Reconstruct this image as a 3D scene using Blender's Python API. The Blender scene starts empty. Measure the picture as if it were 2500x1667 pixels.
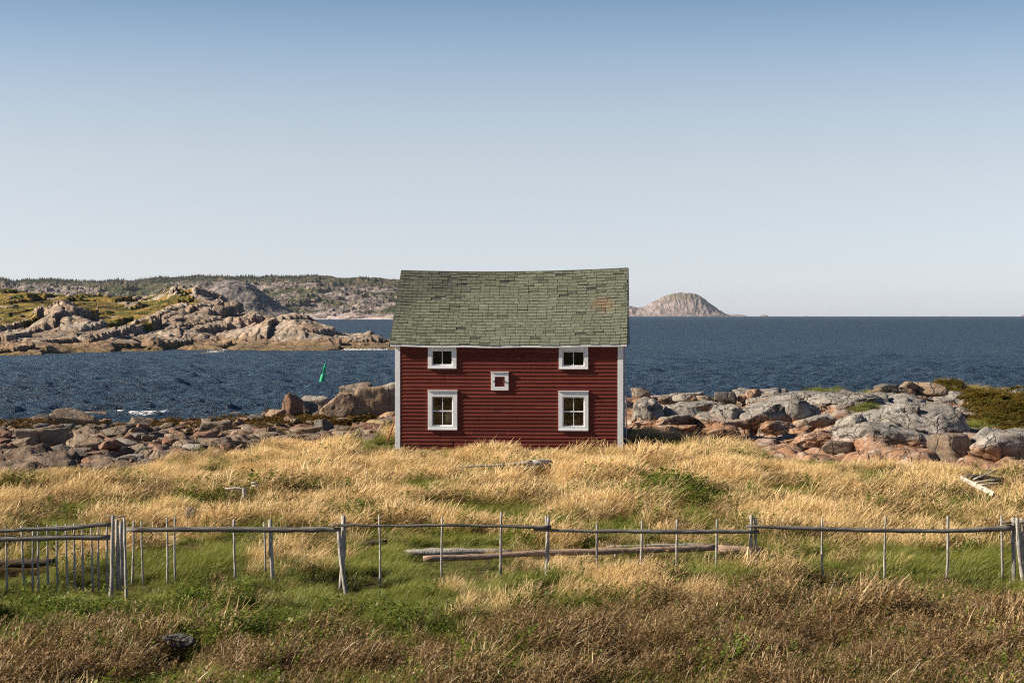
import bpy, math, random
import numpy as np
from mathutils import Vector, Matrix

rng = np.random.default_rng(7)
random.seed(7)
scene = bpy.context.scene
COL = scene.collection
R_ = math.radians
F = 4440.0            # focal length in photo pixels (2500 wide)
CAMZ = 4.43           # eye height above the meadow
SEA = -1.9            # sea level
LVL = 766.0           # photo row of the true level line
PITCH = math.atan((833.5 - LVL) / F)
ER = 6.371e6

# ------------------------------------------------------------------ helpers
def pt(px, py, d):
    """world point at depth Y=d seen at a photo pixel"""
    u = (px - 1250.0) / F; v = -(py - 833.5) / F
    dy = math.cos(PITCH) + v * math.sin(PITCH)
    dz = -math.sin(PITCH) + v * math.cos(PITCH)
    s = d / dy
    return Vector((u * s, d, CAMZ + dz * s))
def row(z, d):
    return LVL + (CAMZ - z) * F / d
def zrow(py, d):
    return pt(1250, py, d).z

def h2(ix, iy, seed):
    n = (ix.astype(np.int64) * 374761393 + iy.astype(np.int64) * 668265263 + seed * 1442695041) & 0xFFFFFFFF
    n = ((n ^ (n >> 13)) * 1274126177) & 0xFFFFFFFF
    n = (n ^ (n >> 16)) & 0xFFFFFFFF
    n = (n * 2246822519) & 0xFFFFFFFF
    n = n ^ (n >> 15)
    return (n & 0xFFFFFF) / float(0x1000000)
def vn(x, y, seed=0):
    x = np.asarray(x, float); y = np.asarray(y, float)
    ix = np.floor(x); iy = np.floor(y); fx = x - ix; fy = y - iy
    ix = ix.astype(np.int64); iy = iy.astype(np.int64)
    def g(a, b):
        t = h2(ix + a, iy + b, seed) * 2 * np.pi
        return np.cos(t) * (fx - a) + np.sin(t) * (fy - b)
    sx = fx * fx * fx * (fx * (fx * 6 - 15) + 10); sy = fy * fy * fy * (fy * (fy * 6 - 15) + 10)
    a = g(0, 0) * (1 - sx) + g(1, 0) * sx
    b = g(0, 1) * (1 - sx) + g(1, 1) * sx
    return (a * (1 - sy) + b * sy) * 1.5
def fbm(x, y, seed=0, o=4, gain=.5):
    s = 0; a = 1.0
    for i in range(o):
        s = s + a * vn(x * 2 ** i + 13.7 * i, y * 2 ** i - 7.3 * i, seed + i); a *= gain
    return s
def worley(x, y, seed=0):
    x = np.asarray(x, float); y = np.asarray(y, float)
    ix = np.floor(x).astype(np.int64); iy = np.floor(y).astype(np.int64)
    f1 = np.full(x.shape, 9.0); f2 = np.full(x.shape, 9.0); cid = np.zeros(x.shape); cx = np.zeros(x.shape); cy = np.zeros(x.shape)
    for a in (-1, 0, 1):
        for b in (-1, 0, 1):
            qx = ix + a + .1 + .8 * h2(ix + a, iy + b, seed); qy = iy + b + .1 + .8 * h2(ix + a, iy + b, seed + 91)
            d = np.hypot(qx - x, qy - y)
            m = d < f1
            f2 = np.where(m, f1, np.minimum(f2, d))
            cid = np.where(m, h2(ix + a, iy + b, seed + 37), cid); cx = np.where(m, qx, cx); cy = np.where(m, qy, cy)
            f1 = np.where(m, d, f1)
    return f1, f2, cid, x - cx, y - cy
def sstep(a, b, x):
    t = np.clip((np.asarray(x, float) - a) / (b - a), 0, 1); return t * t * (3 - 2 * t)

def mesh_np(name, verts, faces, mat=None, smooth=False, parent=None, attrs=None, link=True):
    """faces: (n,4) or (n,3) int array"""
    verts = np.asarray(verts, np.float32); faces = np.asarray(faces, np.int32)
    me = bpy.data.meshes.new(name)
    n, k = faces.shape
    me.vertices.add(len(verts)); me.vertices.foreach_set('co', verts.ravel())
    me.loops.add(n * k); me.loops.foreach_set('vertex_index', faces.ravel())
    me.polygons.add(n); me.polygons.foreach_set('loop_start', np.arange(0, n * k, k, dtype=np.int32))
    me.update(calc_edges=True)
    me.polygons.foreach_set('use_smooth', np.full(n, smooth))
    if attrs:
        for an, av in attrs.items():
            a = me.attributes.new(an, 'FLOAT', 'POINT'); a.data.foreach_set('value', np.asarray(av, np.float32).ravel())
    if mat: me.materials.append(mat)
    o = bpy.data.objects.new(name, me)
    if link: COL.objects.link(o)
    if parent: o.parent = parent
    return o
def grid_faces(nr, nc):
    i = np.arange(nr * nc).reshape(nr, nc)
    return np.stack([i[:-1, :-1], i[:-1, 1:], i[1:, 1:], i[1:, :-1]], -1).reshape(-1, 4)

class MB:
    """collects polygons of any size, then makes ONE mesh"""
    def __init__(s): s.v = []; s.f = []; s.a = []
    def add(s, vs, fs, val=0.0):
        o = len(s.v); s.v += [tuple(v) for v in vs]; s.f += [tuple(i + o for i in f) for f in fs]; s.a += [val] * len(vs)
    def box(s, x0, x1, y0, y1, z0, z1, val=0.0, M=None):
        vs = [Vector(p) for p in ((x0,y0,z0),(x1,y0,z0),(x1,y1,z0),(x0,y1,z0),(x0,y0,z1),(x1,y0,z1),(x1,y1,z1),(x0,y1,z1))]
        if M: vs = [M @ v for v in vs]
        s.add(vs, [(0,3,2,1),(4,5,6,7),(0,1,5,4),(1,2,6,5),(2,3,7,6),(3,0,4,7)], val)
    def tube(s, pts, rad, n=8, rough=.0, seed=0, val=0.0, squash=1.0):
        pts = [Vector(p) for p in pts]; rr = random.Random(seed); rings = []
        for i, p in enumerate(pts):
            t = (pts[min(i + 1, len(pts) - 1)] - pts[max(i - 1, 0)]).normalized()
            up = Vector((0, 0, 1)) if abs(t.z) < .9 else Vector((0, 1, 0))
            a = t.cross(up).normalized(); b = a.cross(t).normalized()
            r = rad[i] if hasattr(rad, '__len__') else rad
            rings.append([p + (a * math.cos(2*math.pi*k/n) + b * math.sin(2*math.pi*k/n) * squash) * r * (1 + rough * rr.uniform(-1, 1)) for k in range(n)])
        vs = [v for g in rings for v in g]; fs = []
        for i in range(len(pts) - 1):
            for k in range(n):
                fs.append((i*n+k, i*n+(k+1) % n, (i+1)*n+(k+1) % n, (i+1)*n+k))
        fs.append(tuple(reversed(range(n)))); fs.append(tuple((len(pts)-1)*n + k for k in range(n)))
        s.add(vs, fs, val)
    def build(s, name, mat, parent=None, smooth=False, bevel=0):
        me = bpy.data.meshes.new(name); me.from_pydata(s.v, [], s.f); me.update()
        a = me.attributes.new('var', 'FLOAT', 'POINT'); a.data.foreach_set('value', np.array(s.a, np.float32))
        if smooth: me.polygons.foreach_set('use_smooth', [True] * len(me.polygons))
        me.materials.append(mat)
        o = bpy.data.objects.new(name, me); COL.objects.link(o)
        if parent: o.parent = parent
        if bevel:
            b = o.modifiers.new('b', 'BEVEL'); b.width = bevel; b.segments = 2; b.limit_method = 'ANGLE'
        return o
def tag(o, label=None, cat=None, group=None, kind=None):
    if label: o['label'] = label
    if cat: o['category'] = cat
    if group: o['group'] = group
    if kind: o['kind'] = kind
    return o
def empty(name, loc=(0, 0, 0), rz=0.0):
    o = bpy.data.objects.new(name, None); o.location = loc; o.rotation_euler = (0, 0, rz); o.empty_display_size = .2
    COL.objects.link(o); return o

# ------------------------------------------------------------------ materials
class NT:
    def __init__(s, name):
        s.m = bpy.data.materials.new(name); s.m.use_nodes = True; s.t = s.m.node_tree; s.t.nodes.clear()
        s.out = s.n('ShaderNodeOutputMaterial')
    def n(s, typ, **kw):
        x = s.t.nodes.new(typ)
        for k, v in kw.items(): setattr(x, k, v)
        return x
    def l(s, a, b): s.t.links.new(a, b)
    def val(s, sock, v):
        if hasattr(v, 'is_output'): s.l(v, sock)
        elif isinstance(v, (tuple, list)) and len(v) == 3 and sock.type == 'RGBA': sock.default_value = (*v, 1)
        else: sock.default_value = v
    def coord(s, kind='pos'):
        if kind == 'pos': return s.n('ShaderNodeNewGeometry').outputs['Position']
        return s.n('ShaderNodeTexCoord').outputs['Object']
    def scale(s, v, sc):
        m = s.n('ShaderNodeMapping'); m.inputs['Scale'].default_value = sc; s.l(v, m.inputs[0]); return m.outputs[0]
    def noise(s, v, sc, det=4, rough=.55, dist=0, out='Fac'):
        n = s.n('ShaderNodeTexNoise'); s.l(v, n.inputs['Vector'])
        n.inputs['Scale'].default_value = sc; n.inputs['Detail'].default_value = det; n.inputs['Roughness'].default_value = rough; n.inputs['Distortion'].default_value = dist
        return n.outputs[out]
    def vor(s, v, sc, feat='F1', out='Distance', rnd=1):
        n = s.n('ShaderNodeTexVoronoi', feature=feat); s.l(v, n.inputs['Vector']); n.inputs['Scale'].default_value = sc; n.inputs['Randomness'].default_value = rnd
        return n.outputs[out]
    def ramp(s, f, stops, interp='LINEAR'):
        r = s.n('ShaderNodeValToRGB'); s.l(f, r.inputs[0]); e = r.color_ramp.elements; r.color_ramp.interpolation = interp
        while len(e) < len(stops): e.new(.5)
        for i, (p, c) in enumerate(stops):
            e[i].position = p; e[i].color = (c, c, c, 1) if not hasattr(c, '__len__') else (*c, 1)
        return r.outputs[0]
    def mix(s, f, a, b, mode='MIX'):
        m = s.n('ShaderNodeMix', data_type='RGBA', blend_type=mode)
        s.val(m.inputs[0], f); s.val(m.inputs[6], a); s.val(m.inputs[7], b); return m.outputs[2]
    def math(s, op, a, b=0.0, c=None, clamp=False):
        m = s.n('ShaderNodeMath', operation=op, use_clamp=clamp); s.val(m.inputs[0], a); s.val(m.inputs[1], b)
        if c is not None: s.val(m.inputs[2], c)
        return m.outputs[0]
    def attr(s, name, typ='GEOMETRY', out='Fac'):
        a = s.n('ShaderNodeAttribute', attribute_name=name, attribute_type=typ); return a.outputs[out]
    def sep(s, v):
        x = s.n('ShaderNodeSeparateXYZ'); s.l(v, x.inputs[0]); return x.outputs
    def bump(s, h, strength=.5, dist=.05, normal=None):
        b = s.n('ShaderNodeBump'); s.l(h, b.inputs['Height']); b.inputs['Strength'].default_value = strength; b.inputs['Distance'].default_value = dist
        if normal is not None: s.l(normal, b.inputs['Normal'])
        return b.outputs[0]
    def bsdf(s, col, rough=.8, normal=None, spec=.3, **kw):
        p = s.n('ShaderNodeBsdfPrincipled'); s.val(p.inputs['Base Color'], col); s.val(p.inputs['Roughness'], rough)
        p.inputs['Specular IOR Level'].default_value = spec
        if normal is not None: s.l(normal, p.inputs['Normal'])
        for k, v in kw.items(): s.val(p.inputs[k], v)
        s.l(p.outputs[0], s.out.inputs[0]); return p

def rock_mat(name, base, alt, dark=(.03, .028, .026), lichen=(.42, .41, .38), lich=.45, sc=1.0, low=None, zmid=0.3, kind='obj', contrast=1.0):
    t = NT(name); v = t.coord('pos')
    n1 = t.noise(v, .55 * sc, 5, .6); n2 = t.noise(v, 3.0 * sc, 6, .65, .3); n3 = t.noise(v, 14 * sc, 5, .7)
    c = t.mix(t.ramp(n1, [(.38, 0.), (.62, 1.)]), base, alt)
    c = t.mix(t.ramp(n2, [(.35, .65), (.62, 0.)]), c, tuple(x * .45 for x in base))
    if low is not None:
        z = t.sep(v)[2]
        k = t.math('ADD', z, t.math('MULTIPLY', t.math('SUBTRACT', n1, .5), 1.1))
        f = t.ramp(t.math('SUBTRACT', k, zmid - .5), [(.38, 1.), (.62, 0.)])
        c = t.mix(f, c, t.mix(t.ramp(n2, [(.35, 0.), (.65, 1.)]), low[0], low[1]))
    lf = t.math('MULTIPLY', t.ramp(t.noise(v, 1.7 * sc, 6, .75), [(.5, 0.), (.6, 1.)]), lich)
    c = t.mix(lf, c, lichen)
    c = t.mix(t.math('MULTIPLY', t.ramp(n3, [(.52, 0.), (.66, 1.)]), .6), c, dark)
    if low is not None and lich > .3:
        c = t.mix(t.math('MULTIPLY', t.math('MULTIPLY', t.ramp(t.noise(v, 9, 6, .8), [(.46, 0.), (.54, 1.)]), t.ramp(t.math('SUBTRACT', z, zmid - .2), [(.2, 0.), (.6, 1.)])), .6), c, (.09, .088, .08))           # black lichen specks
    c = t.mix(t.math('MULTIPLY', t.ramp(t.noise(v, 30 * sc, 3, .6), [(.5, 0.), (.62, 1.)]), .25), c, (.5, .47, .43))
    mp = t.n('ShaderNodeMapping'); mp.inputs['Rotation'].default_value = (.15, .5, .25); mp.inputs['Scale'].default_value = (1.7, 1.1, .55); t.l(v, mp.inputs[0]); w = mp.outputs[0]
    cr = t.vor(w, .9 * sc, 'DISTANCE_TO_EDGE')
    # warp the crack net a little so that it does not read as cells
    wp = t.n('ShaderNodeVectorMath', operation='ADD'); t.l(w, wp.inputs[0])
    nz = t.n('ShaderNodeTexNoise'); t.l(v, nz.inputs['Vector']); nz.inputs['Scale'].default_value = 1.4 * sc; nz.inputs['Detail'].default_value = 4
    t.l(nz.outputs['Color'], wp.inputs[1]); cr = t.vor(wp.outputs[0], .8 * sc, 'DISTANCE_TO_EDGE')
    ck = t.ramp(cr, [(.0, 1.), (.03, 0.)])
    c = t.mix(t.math('MULTIPLY', ck, .75), c, dark)
    cv = t.attr('crack'); c = t.mix(t.math('MULTIPLY', cv, .8, clamp=True), c, dark)
    hgt = t.math('SUBTRACT', t.math('ADD', t.math('MULTIPLY', n2, .7), t.math('MULTIPLY', n3, .3)), t.math('MULTIPLY', ck, .4))
    t.bsdf(c, .88, t.bump(hgt, .75, .12 / sc), .25)
    return t.m

M = {}
def wood_mat(name, a, b, stretch=(14, 14, 1.6), dark=.35):
    t = NT(name); v = t.coord('obj'); w = t.scale(v, stretch)
    n = t.noise(w, 2.2, 5, .6, .4); n2 = t.noise(v, 7, 4, .6)
    c = t.mix(t.ramp(n, [(.35, 0.), (.65, 1.)]), a, b)
    c = t.mix(t.math('MULTIPLY', t.ramp(n2, [(.5, 0.), (.68, 1.)]), dark), c, (.05, .045, .04))
    c = t.mix(t.math('MULTIPLY', t.ramp(t.noise(w, 6, 2), [(.56, 0.), (.6, 1.)]), .5), c, (.03, .027, .025))
    t.bsdf(c, .85, t.bump(n, .6, .02), .2); return t.m

def setup_materials():
    M['grey'] = rock_mat('granite_grey', (.13, .10, .075), (.27, .18, .115), lich=.22, lichen=(.32, .29, .25))
    M['light'] = rock_mat('granite_light', (.29, .26, .22), (.34, .28, .22), lich=.5, lichen=(.42, .40, .37))
    M['tan'] = rock_mat('granite_tan', (.28, .185, .11), (.22, .16, .11), lich=.25)
    M['orange'] = rock_mat('granite_orange', (.34, .185, .10), (.31, .215, .145), lich=.2)
    M['red'] = rock_mat('granite_redbrown', (.22, .095, .055), (.27, .145, .08), lich=.15, lichen=(.33, .28, .24))
    M['dark'] = rock_mat('granite_dark', (.085, .078, .07), (.14, .12, .10), lich=.2, lichen=(.26, .25, .23))
    M['yellow'] = rock_mat('granite_yellow', (.36, .25, .09), (.26, .20, .10), lich=.2)
    M['ledge'] = rock_mat('granite_ledge', (.26, .24, .22), (.36, .31, .265), lich=.5, lichen=(.46, .44, .41), low=((.38, .19, .09), (.24, .13, .075)), zmid=.56)
    M['shore'] = rock_mat('shore_bedrock', (.15, .095, .06), (.22, .145, .095), lich=.15, low=((.08, .06, .03), (.15, .11, .045)), zmid=-1.0)
    M['wood'] = wood_mat('weathered_wood', (.50, .465, .42), (.24, .22, .20), dark=.5)
    M['wood_warm'] = wood_mat('warm_wood', (.50, .37, .28), (.28, .17, .12), (1.6, 14, 14))
    M['wood_white'] = wood_mat('bleached_wood', (.62, .58, .54), (.36, .33, .30), (3, 14, 14), .2)
    M['wood_rail'] = wood_mat('weathered_rail_shaded', (.26, .24, .215), (.075, .07, .064), (1.3, 14, 14))  # darker than the posts: shade on the rail fronts is put into the colour
    M['wood_dark'] = wood_mat('dark_timber', (.10, .075, .06), (.05, .04, .035), (1.6, 14, 14))
    M['rust'] = wood_mat('rusty_wood', (.35, .14, .06), (.2, .09, .05))
    # clapboard paint
    t = NT('red_clapboard_paint'); v = t.coord('obj')
    r = t.attr('var')
    c = t.mix(r, (.118, .028, .020), (.185, .043, .031))
    st = t.noise(t.scale(v, (.35, 3, 4)), 4, 5, .6)
    c = t.mix(t.math('MULTIPLY', t.ramp(st, [(.42, 0.), (.7, 1.)]), .35), c, (.17, .04, .03))
    c = t.mix(t.math('MULTIPLY', t.ramp(t.noise(t.scale(v, (2.5, 1, 6)), 5, 4, .7), [(.66, 0.), (.71, 1.)]), .6), c, (.42, .30, .25))
    c = t.mix(t.math('MULTIPLY', t.ramp(t.noise(t.scale(v, (3, 1, .6)), 1.3, 4, .6), [(.45, 0.), (.75, 1.)]), .3), c, (.10, .018, .016))
    t.bsdf(c, .8, t.bump(t.noise(t.scale(v, (2, 8, 30)), 3, 4), .25, .01), .12); M['red_paint'] = t.m
    # white trim
    t = NT('white_trim_paint'); v = t.coord('obj')
    c = t.mix(t.ramp(t.noise(v, 2.2, 4), [(.4, 0.), (.7, 1.)]), (.86, .87, .89), (.76, .77, .78))
    c = t.mix(t.ramp(t.noise(t.scale(v, (1, 1, .5)), 22, 4, .7), [(.64, 0.), (.68, 1.)]), c, (.38, .35, .32))
    t.bsdf(c, .55, t.bump(t.noise(t.scale(v, (30, 30, 2)), 2, 3), .2, .01), .3); M['white'] = t.m
    t = NT('grey_gable_wood'); v = t.coord('obj')
    c = t.mix(t.noise(t.scale(v, (1, .4, 6)), 3, 5), (.33, .30, .31), (.2, .18, .19)); t.bsdf(c, .8); M['gable'] = t.m
    t = NT('dark_inside'); t.bsdf((.05, .042, .034), .9); M['inside'] = t.m
    t = NT('tar_paper'); v = t.coord('obj')
    t.bsdf(t.mix(t.noise(v, 5, 4), (.03, .03, .03), (.075, .08, .07)), .85); M['tar'] = t.m
    # shingles
    t = NT('green_asphalt_shingle'); v = t.coord('obj'); r = t.attr('var')
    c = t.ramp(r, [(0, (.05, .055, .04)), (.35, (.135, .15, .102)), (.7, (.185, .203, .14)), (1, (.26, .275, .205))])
    gr = t.noise(v, 26, 5, .75); c = t.mix(t.ramp(gr, [(.35, .75), (.6, 0.)]), c, (.055, .06, .045))
    c = t.mix(t.math('MULTIPLY', t.ramp(t.noise(v, 8, 5, .7), [(.55, 0.), (.66, 1.)]), .45), c, (.33, .36, .30))
    sp = t.sep(v)
    # weathered dark band to the ridge and to the left
    hz = t.math('ADD', t.math('MULTIPLY', sp[2], .36), t.math('MULTIPLY', sp[0], -.16))
    hz = t.math('ADD', hz, t.math('MULTIPLY', t.noise(v, 1.1, 5, .7), 1.3))
    c = t.mix(t.math('MULTIPLY', t.ramp(t.math('MULTIPLY', hz, .3), [(.78, 0.), (.92, 1.)]), .62), c, (.06, .065, .055))
    # rusty stain
    ds = t.n('ShaderNodeVectorMath', operation='DISTANCE'); t.l(v, ds.inputs[0]); ds.inputs[1].default_value = (3.05, 1.3, 4.75)
    rf = t.math('MULTIPLY', t.ramp(ds.outputs['Value'], [(.1, 1.), (.55, 0.)]), t.ramp(t.noise(v, 9, 4, .7), [(.42, 0.), (.58, 1.)]))
    c = t.mix(t.math('MULTIPLY', rf, .8), c, (.26, .11, .06))
    t.bsdf(c, .9, t.bump(gr, .6, .02), .15); M['shingle'] = t.m
    # glass
    t = NT('window_glass'); p = t.bsdf((.02, .02, .02), .06, None, .5)
    tr = t.n('ShaderNodeBsdfTransparent'); tr.inputs[0].default_value = (.42, .45, .43, 1); gl = t.n('ShaderNodeBsdfGlossy'); gl.inputs['Roughness'].default_value = .03
    gl.inputs[0].default_value = (1, 1, 1, 1)
    fr = t.n('ShaderNodeFresnel'); fr.inputs[0].default_value = 1.5; mx = t.n('ShaderNodeMixShader'); t.l(fr.outputs[0], mx.inputs[0]); t.l(tr.outputs[0], mx.inputs[1]); t.l(gl.outputs[0], mx.inputs[2])
    t.l(mx.outputs[0], t.out.inputs[0]); M['glass'] = t.m
    t = NT('buoy_green'); t.bsdf(t.mix(t.noise(t.coord('obj'), 3), (.0, .30, .12), (.01, .42, .2)), .45); M['buoy'] = t.m
    t = NT('gull_white'); t.bsdf((.8, .8, .8), .7); M['gull'] = t.m
    t = NT('gull_grey'); t.bsdf((.35, .37, .4), .7); M['gullgrey'] = t.m
    t = NT('foam'); v = t.coord('pos')
    p = t.bsdf((.82, .85, .87), .8, t.bump(t.noise(v, 4, 5, .7), .6, .1))
    tr = t.n('ShaderNodeBsdfTransparent'); mx = t.n('ShaderNodeMixShader')
    t.l(t.ramp(t.noise(t.scale(v, (1.2, .8, 1)), 2.4, 6, .8), [(.48, 0.), (.56, 1.)]), mx.inputs[0]); t.l(tr.outputs[0], mx.inputs[1]); t.l(p.outputs[0], mx.inputs[2]); t.l(mx.outputs[0], t.out.inputs[0]); M['foam'] = t.m
    # soil + thatch
    t = NT('meadow_soil'); v = t.coord('pos')
    c = t.mix(t.ramp(t.noise(v, .35, 4), [(.4, 0.), (.6, 1.)]), (.055, .06, .02), (.12, .085, .035))
    c = t.mix(t.noise(v, 12, 5, .7), c, (.04, .035, .015)); t.bsdf(c, .95, t.bump(t.noise(v, 9, 5), .8, .08), .1); M['soil'] = t.m
    t = NT('old_seaweed'); v = t.coord('pos')
    t.bsdf(t.mix(t.ramp(t.noise(v, 6, 5, .7), [(.4, 0.), (.6, 1.)]), (.05, .035, .01), (.20, .13, .03)), .7, t.bump(t.noise(v, 8, 5), .8, .1)); M['weed'] = t.m

def blade_mat(name, c0, c1, c2, tip=None, transl=.35, patch=.25, foot=None):
    t = NT(name); v = t.coord('pos')
    oi = t.n('ShaderNodeObjectInfo'); r = oi.outputs['Random']
    h = t.attr('hgt'); q = t.attr('rnd')
    c = t.ramp(t.math('FRACT', t.math('ADD', t.math('MULTIPLY', r, .6), t.math('MULTIPLY', q, 1.0))), [(0, c0), (.5, c1), (1, c2)])
    c = t.mix(t.math('MULTIPLY', t.ramp(t.noise(v, patch, 3), [(.38, 0.), (.62, 1.)]), .55), c, tuple(x * .62 for x in c1))
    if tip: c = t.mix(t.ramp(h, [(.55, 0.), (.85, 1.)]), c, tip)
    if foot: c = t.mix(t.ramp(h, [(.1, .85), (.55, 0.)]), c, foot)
    d = t.n('ShaderNodeBsdfDiffuse'); t.l(c, d.inputs[0]); tl = t.n('ShaderNodeBsdfTranslucent'); t.l(c, tl.inputs[0])
    mx = t.n('ShaderNodeMixShader'); mx.inputs[0].default_value = transl; t.l(d.outputs[0], mx.inputs[1]); t.l(tl.outputs[0], mx.inputs[2])
    gl = t.n('ShaderNodeBsdfGlossy'); gl.inputs['Roughness'].default_value = .45; gl.inputs[0].default_value = (.6, .6, .6, 1)
    m2 = t.n('ShaderNodeMixShader'); m2.inputs[0].default_value = .05; t.l(mx.outputs[0], m2.inputs[1]); t.l(gl.outputs[0], m2.inputs[2])
    t.l(m2.outputs[0], t.out.inputs[0]); return t.m

setup_materials()

# ------------------------------------------------------------------ near terrain
XT = np.array([-60, -25, -20, -15, -10, -6.5, -4, 0, 4, 7, 10, 15, 20, 60.])
YT = np.array([54, 60, 66, 72, 78, 84, 90, 96, 102, 108, 114, 130.])
ZT = np.array([
 [0, 0, 0, 0, 0, 0, 0, 0, 0, 0, .05, .12, .12, .12],
 [-.25,-.25,-.25,-.25,-.15,0, 0, 0, 0, 0, .15,.32,.36,.36],
 [-.5,-.5,-.5,-.5,-.4,-.25,-.1,0,-.15,-.2,.1,.4,.5,.5],
 [-.65,-.65,-.65,-.65,-.6,-.5,-.4,-.1,.1,.2,.35,.5,.6,.6],
 [-.8,-.8,-.8,-.85,-.85,-.75,-.6,.0,.05,.12,.2,.45,.5,.55],
 [-1.0,-1.0,-1.05,-1.05,-.9,-.5,-.3,.0,.05,.0,.08,.4,.5,.5],
 [-1.2,-1.2,-1.25,-1.2,-.6,.0,.2,.1,.2,.0,.0,.4,.6,.6],
 [-1.55,-1.6,-1.65,-1.5,-.7,.25,.4,-.1,-.5,-.8,-.8,-.4,-.2,-.2],
 [-1.85,-1.95,-2.0,-1.8,-1.1,-.5,-.5,-1,-1.6,-1.8,-1.8,-1.6,-1.4,-1.4],
 [-2.1,-2.2,-2.2,-2.1,-1.8,-1.6,-1.7,-2,-2.4,-2.5,-2.5,-2.5,-2.5,-2.5],
 [-2.2,-2.2,-2.2,-2.3,-2.4,-2.4,-2.5,-2.8,-3,-3,-3,-3,-3,-3],
 [-4]*14])
def bil(T, X, Y, x, y):
    x = np.clip(x, X[0], X[-1] - 1e-6); y = np.clip(y, Y[0], Y[-1] - 1e-6)
    i = np.clip(np.searchsorted(X, x, 'right') - 1, 0, len(X) - 2); j = np.clip(np.searchsorted(Y, y, 'right') - 1, 0, len(Y) - 2)
    fx = (x - X[i]) / (X[i+1] - X[i]); fy = (y - Y[j]) / (Y[j+1] - Y[j])
    fx = fx * fx * (3 - 2 * fx) * .5 + fx * .5; fy = fy * fy * (3 - 2 * fy) * .5 + fy * .5
    return (T[j, i] * (1-fx) + T[j, i+1] * fx) * (1-fy) + (T[j+1, i] * (1-fx) + T[j+1, i+1] * fx) * fy
EX = np.array([-60, -15, -10.8, -9.6, -8.2, -5, -4, 4, 5, 6., 7., 8., 8.9, 10.5, 12.6, 60.])
EY = np.array([49, 49, 49.8, 53, 58.5, 60.5, 65.5, 65.5, 64, 62, 59, 55.5, 52.8, 51, 50.2, 50.])
def edge_y(x): return np.interp(x, EX, EY)
def base_z(x, y): return bil(ZT, XT, YT, np.asarray(x, float), np.asarray(y, float))
def rockmask(x, y):
    return y - edge_y(x) + 1.2 * fbm(x / 3.0, y / 3.0, 5, 3)
def soil_z(x, y):
    z = .10 * fbm(x / 6.0, y / 6.0, 21, 3) + .05 * fbm(x / 1.4, y / 1.4, 22, 2)
    z = z * (1 - .8 * np.exp(-((x / 5.5) ** 2 + ((y - 62) / 5.) ** 2)))
    z = z - .13 * np.exp(-((x / 5.) ** 2 + ((y - 58.5) / 3.) ** 2))
    for hx, hy, hr, hd in ((-2.5, 29.4, .8, .42), (.6, 28.6, .7, .3), (5.2, 29.3, .8, .4), (7.4, 29.3, .7, .3), (-4.2, 28.4, .8, .35)):
        z = z - hd * np.exp(-(((x - hx) / hr) ** 2 + ((y - hy) / hr) ** 2) ** 1.5)
    # a hollow below the left stretch of fence, a low bank towards the road
    z = z - .5 * np.exp(-(((x + 6.9) / 1.7) ** 2 + ((y - 29.3) / 1.1) ** 2))
    z = z + .0 * x
    return z
def rock_z(x, y):
    b = base_z(x, y)
    wx = x + .5 * fbm(x / 2., y / 2., 31, 3); wy = y + .9 * fbm(x / 2., y / 2., 35, 3)
    right = sstep(1, 5, x)
    f1, f2, cid, dx, dy = worley((wx + wy * .25) / 2.6, (wy - wx * .2) / 3.6, 3)
    e = f2 - f1
    blk = (cid - .5) * .45 + .28 * np.minimum(e / .35, 1.) ** .6 - .18
    blk += (dx * (cid - .3) * .5 + dy * .25)           # each block tilts its own way
    g1, g2, gid, gx, gy = worley((wx * .9 - wy * .3) / .9 + 5, (wy) / 1.5 + 3, 8)
    ge = g2 - g1
    sm = (gid - .5) * .22 + .14 * np.minimum(ge / .3, 1.) ** .7 - .08 + gx * (gid - .4) * .22
    z = b + blk * (.75 + .1 * right) + sm * (1 - .35 * right) + .12 * fbm(x / .8, y / .8, 41, 4) + .16 * fbm(x / 5, y / 5, 43, 2)
    crack = np.maximum(1 - e / .06, 0) * .8 + np.maximum(1 - ge / .05, 0) * .5
    z = z - .12 * np.minimum(crack, 1)
    return z, np.clip(crack, 0, 1)
def near_z(x, y):
    x = np.asarray(x, float); y = np.asarray(y, float)
    m = rockmask(x, y); s = soil_z(x, y)
    rz, ck = rock_z(x, y)
    k = sstep(-.4, .8, m)
    sb = np.where(y > 54, base_z(x, y), 0.)
    return (s + sb) * (1 - k) + rz * k, m, ck

def ncoord(parts):
    out = []
    for a, b, st in parts: out.append(np.arange(a, b, st))
    return np.unique(np.round(np.concatenate(out), 4))
xs = ncoord([(-260, -60, 12), (-60, -30, 1.5), (-30, 30, .11), (30, 60, 1.5), (60, 261, 12)])
ys = ncoord([(-120, 12, 8), (12, 47, .3), (47, 114, .11), (114, 132, 2), (132, 200, 20)])
X, Y = np.meshgrid(xs, ys); Z, MK, CK = near_z(X, Y)
Z = np.where(Y > 130, -4, Z); Z = np.where(Y < 14, soil_z(X, Y) * sstep(-20, 14, Y) , Z)
fc = grid_faces(len(ys), len(xs)); V = np.stack([X, Y, Z], -1).reshape(-1, 3); mk = MK.ravel(); ck = CK.ravel()
fm = mk[fc].mean(1) > 0
def submesh(name, V, fc, mat, attrs):
    used = np.zeros(len(V), bool); used[fc.ravel()] = True; idx = np.cumsum(used) - 1
    return mesh_np(name, V[used], idx[fc], mat, True, attrs={k: a[used] for k, a in attrs.items()})
o = submesh('ground', V, fc[~fm], M['soil'], {'crack': ck}); tag(o, kind='structure')
xm = V[fc].mean(1)[:, 0]
o = submesh('rocky_shore', V, fc[fm & (xm < 1.0)], M['shore'], {'crack': ck}); tag(o, kind='structure')
o = submesh('rock_ledge', V, fc[fm & (xm >= 1.0)], M['ledge'], {'crack': ck}); tag(o, kind='structure')

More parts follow.
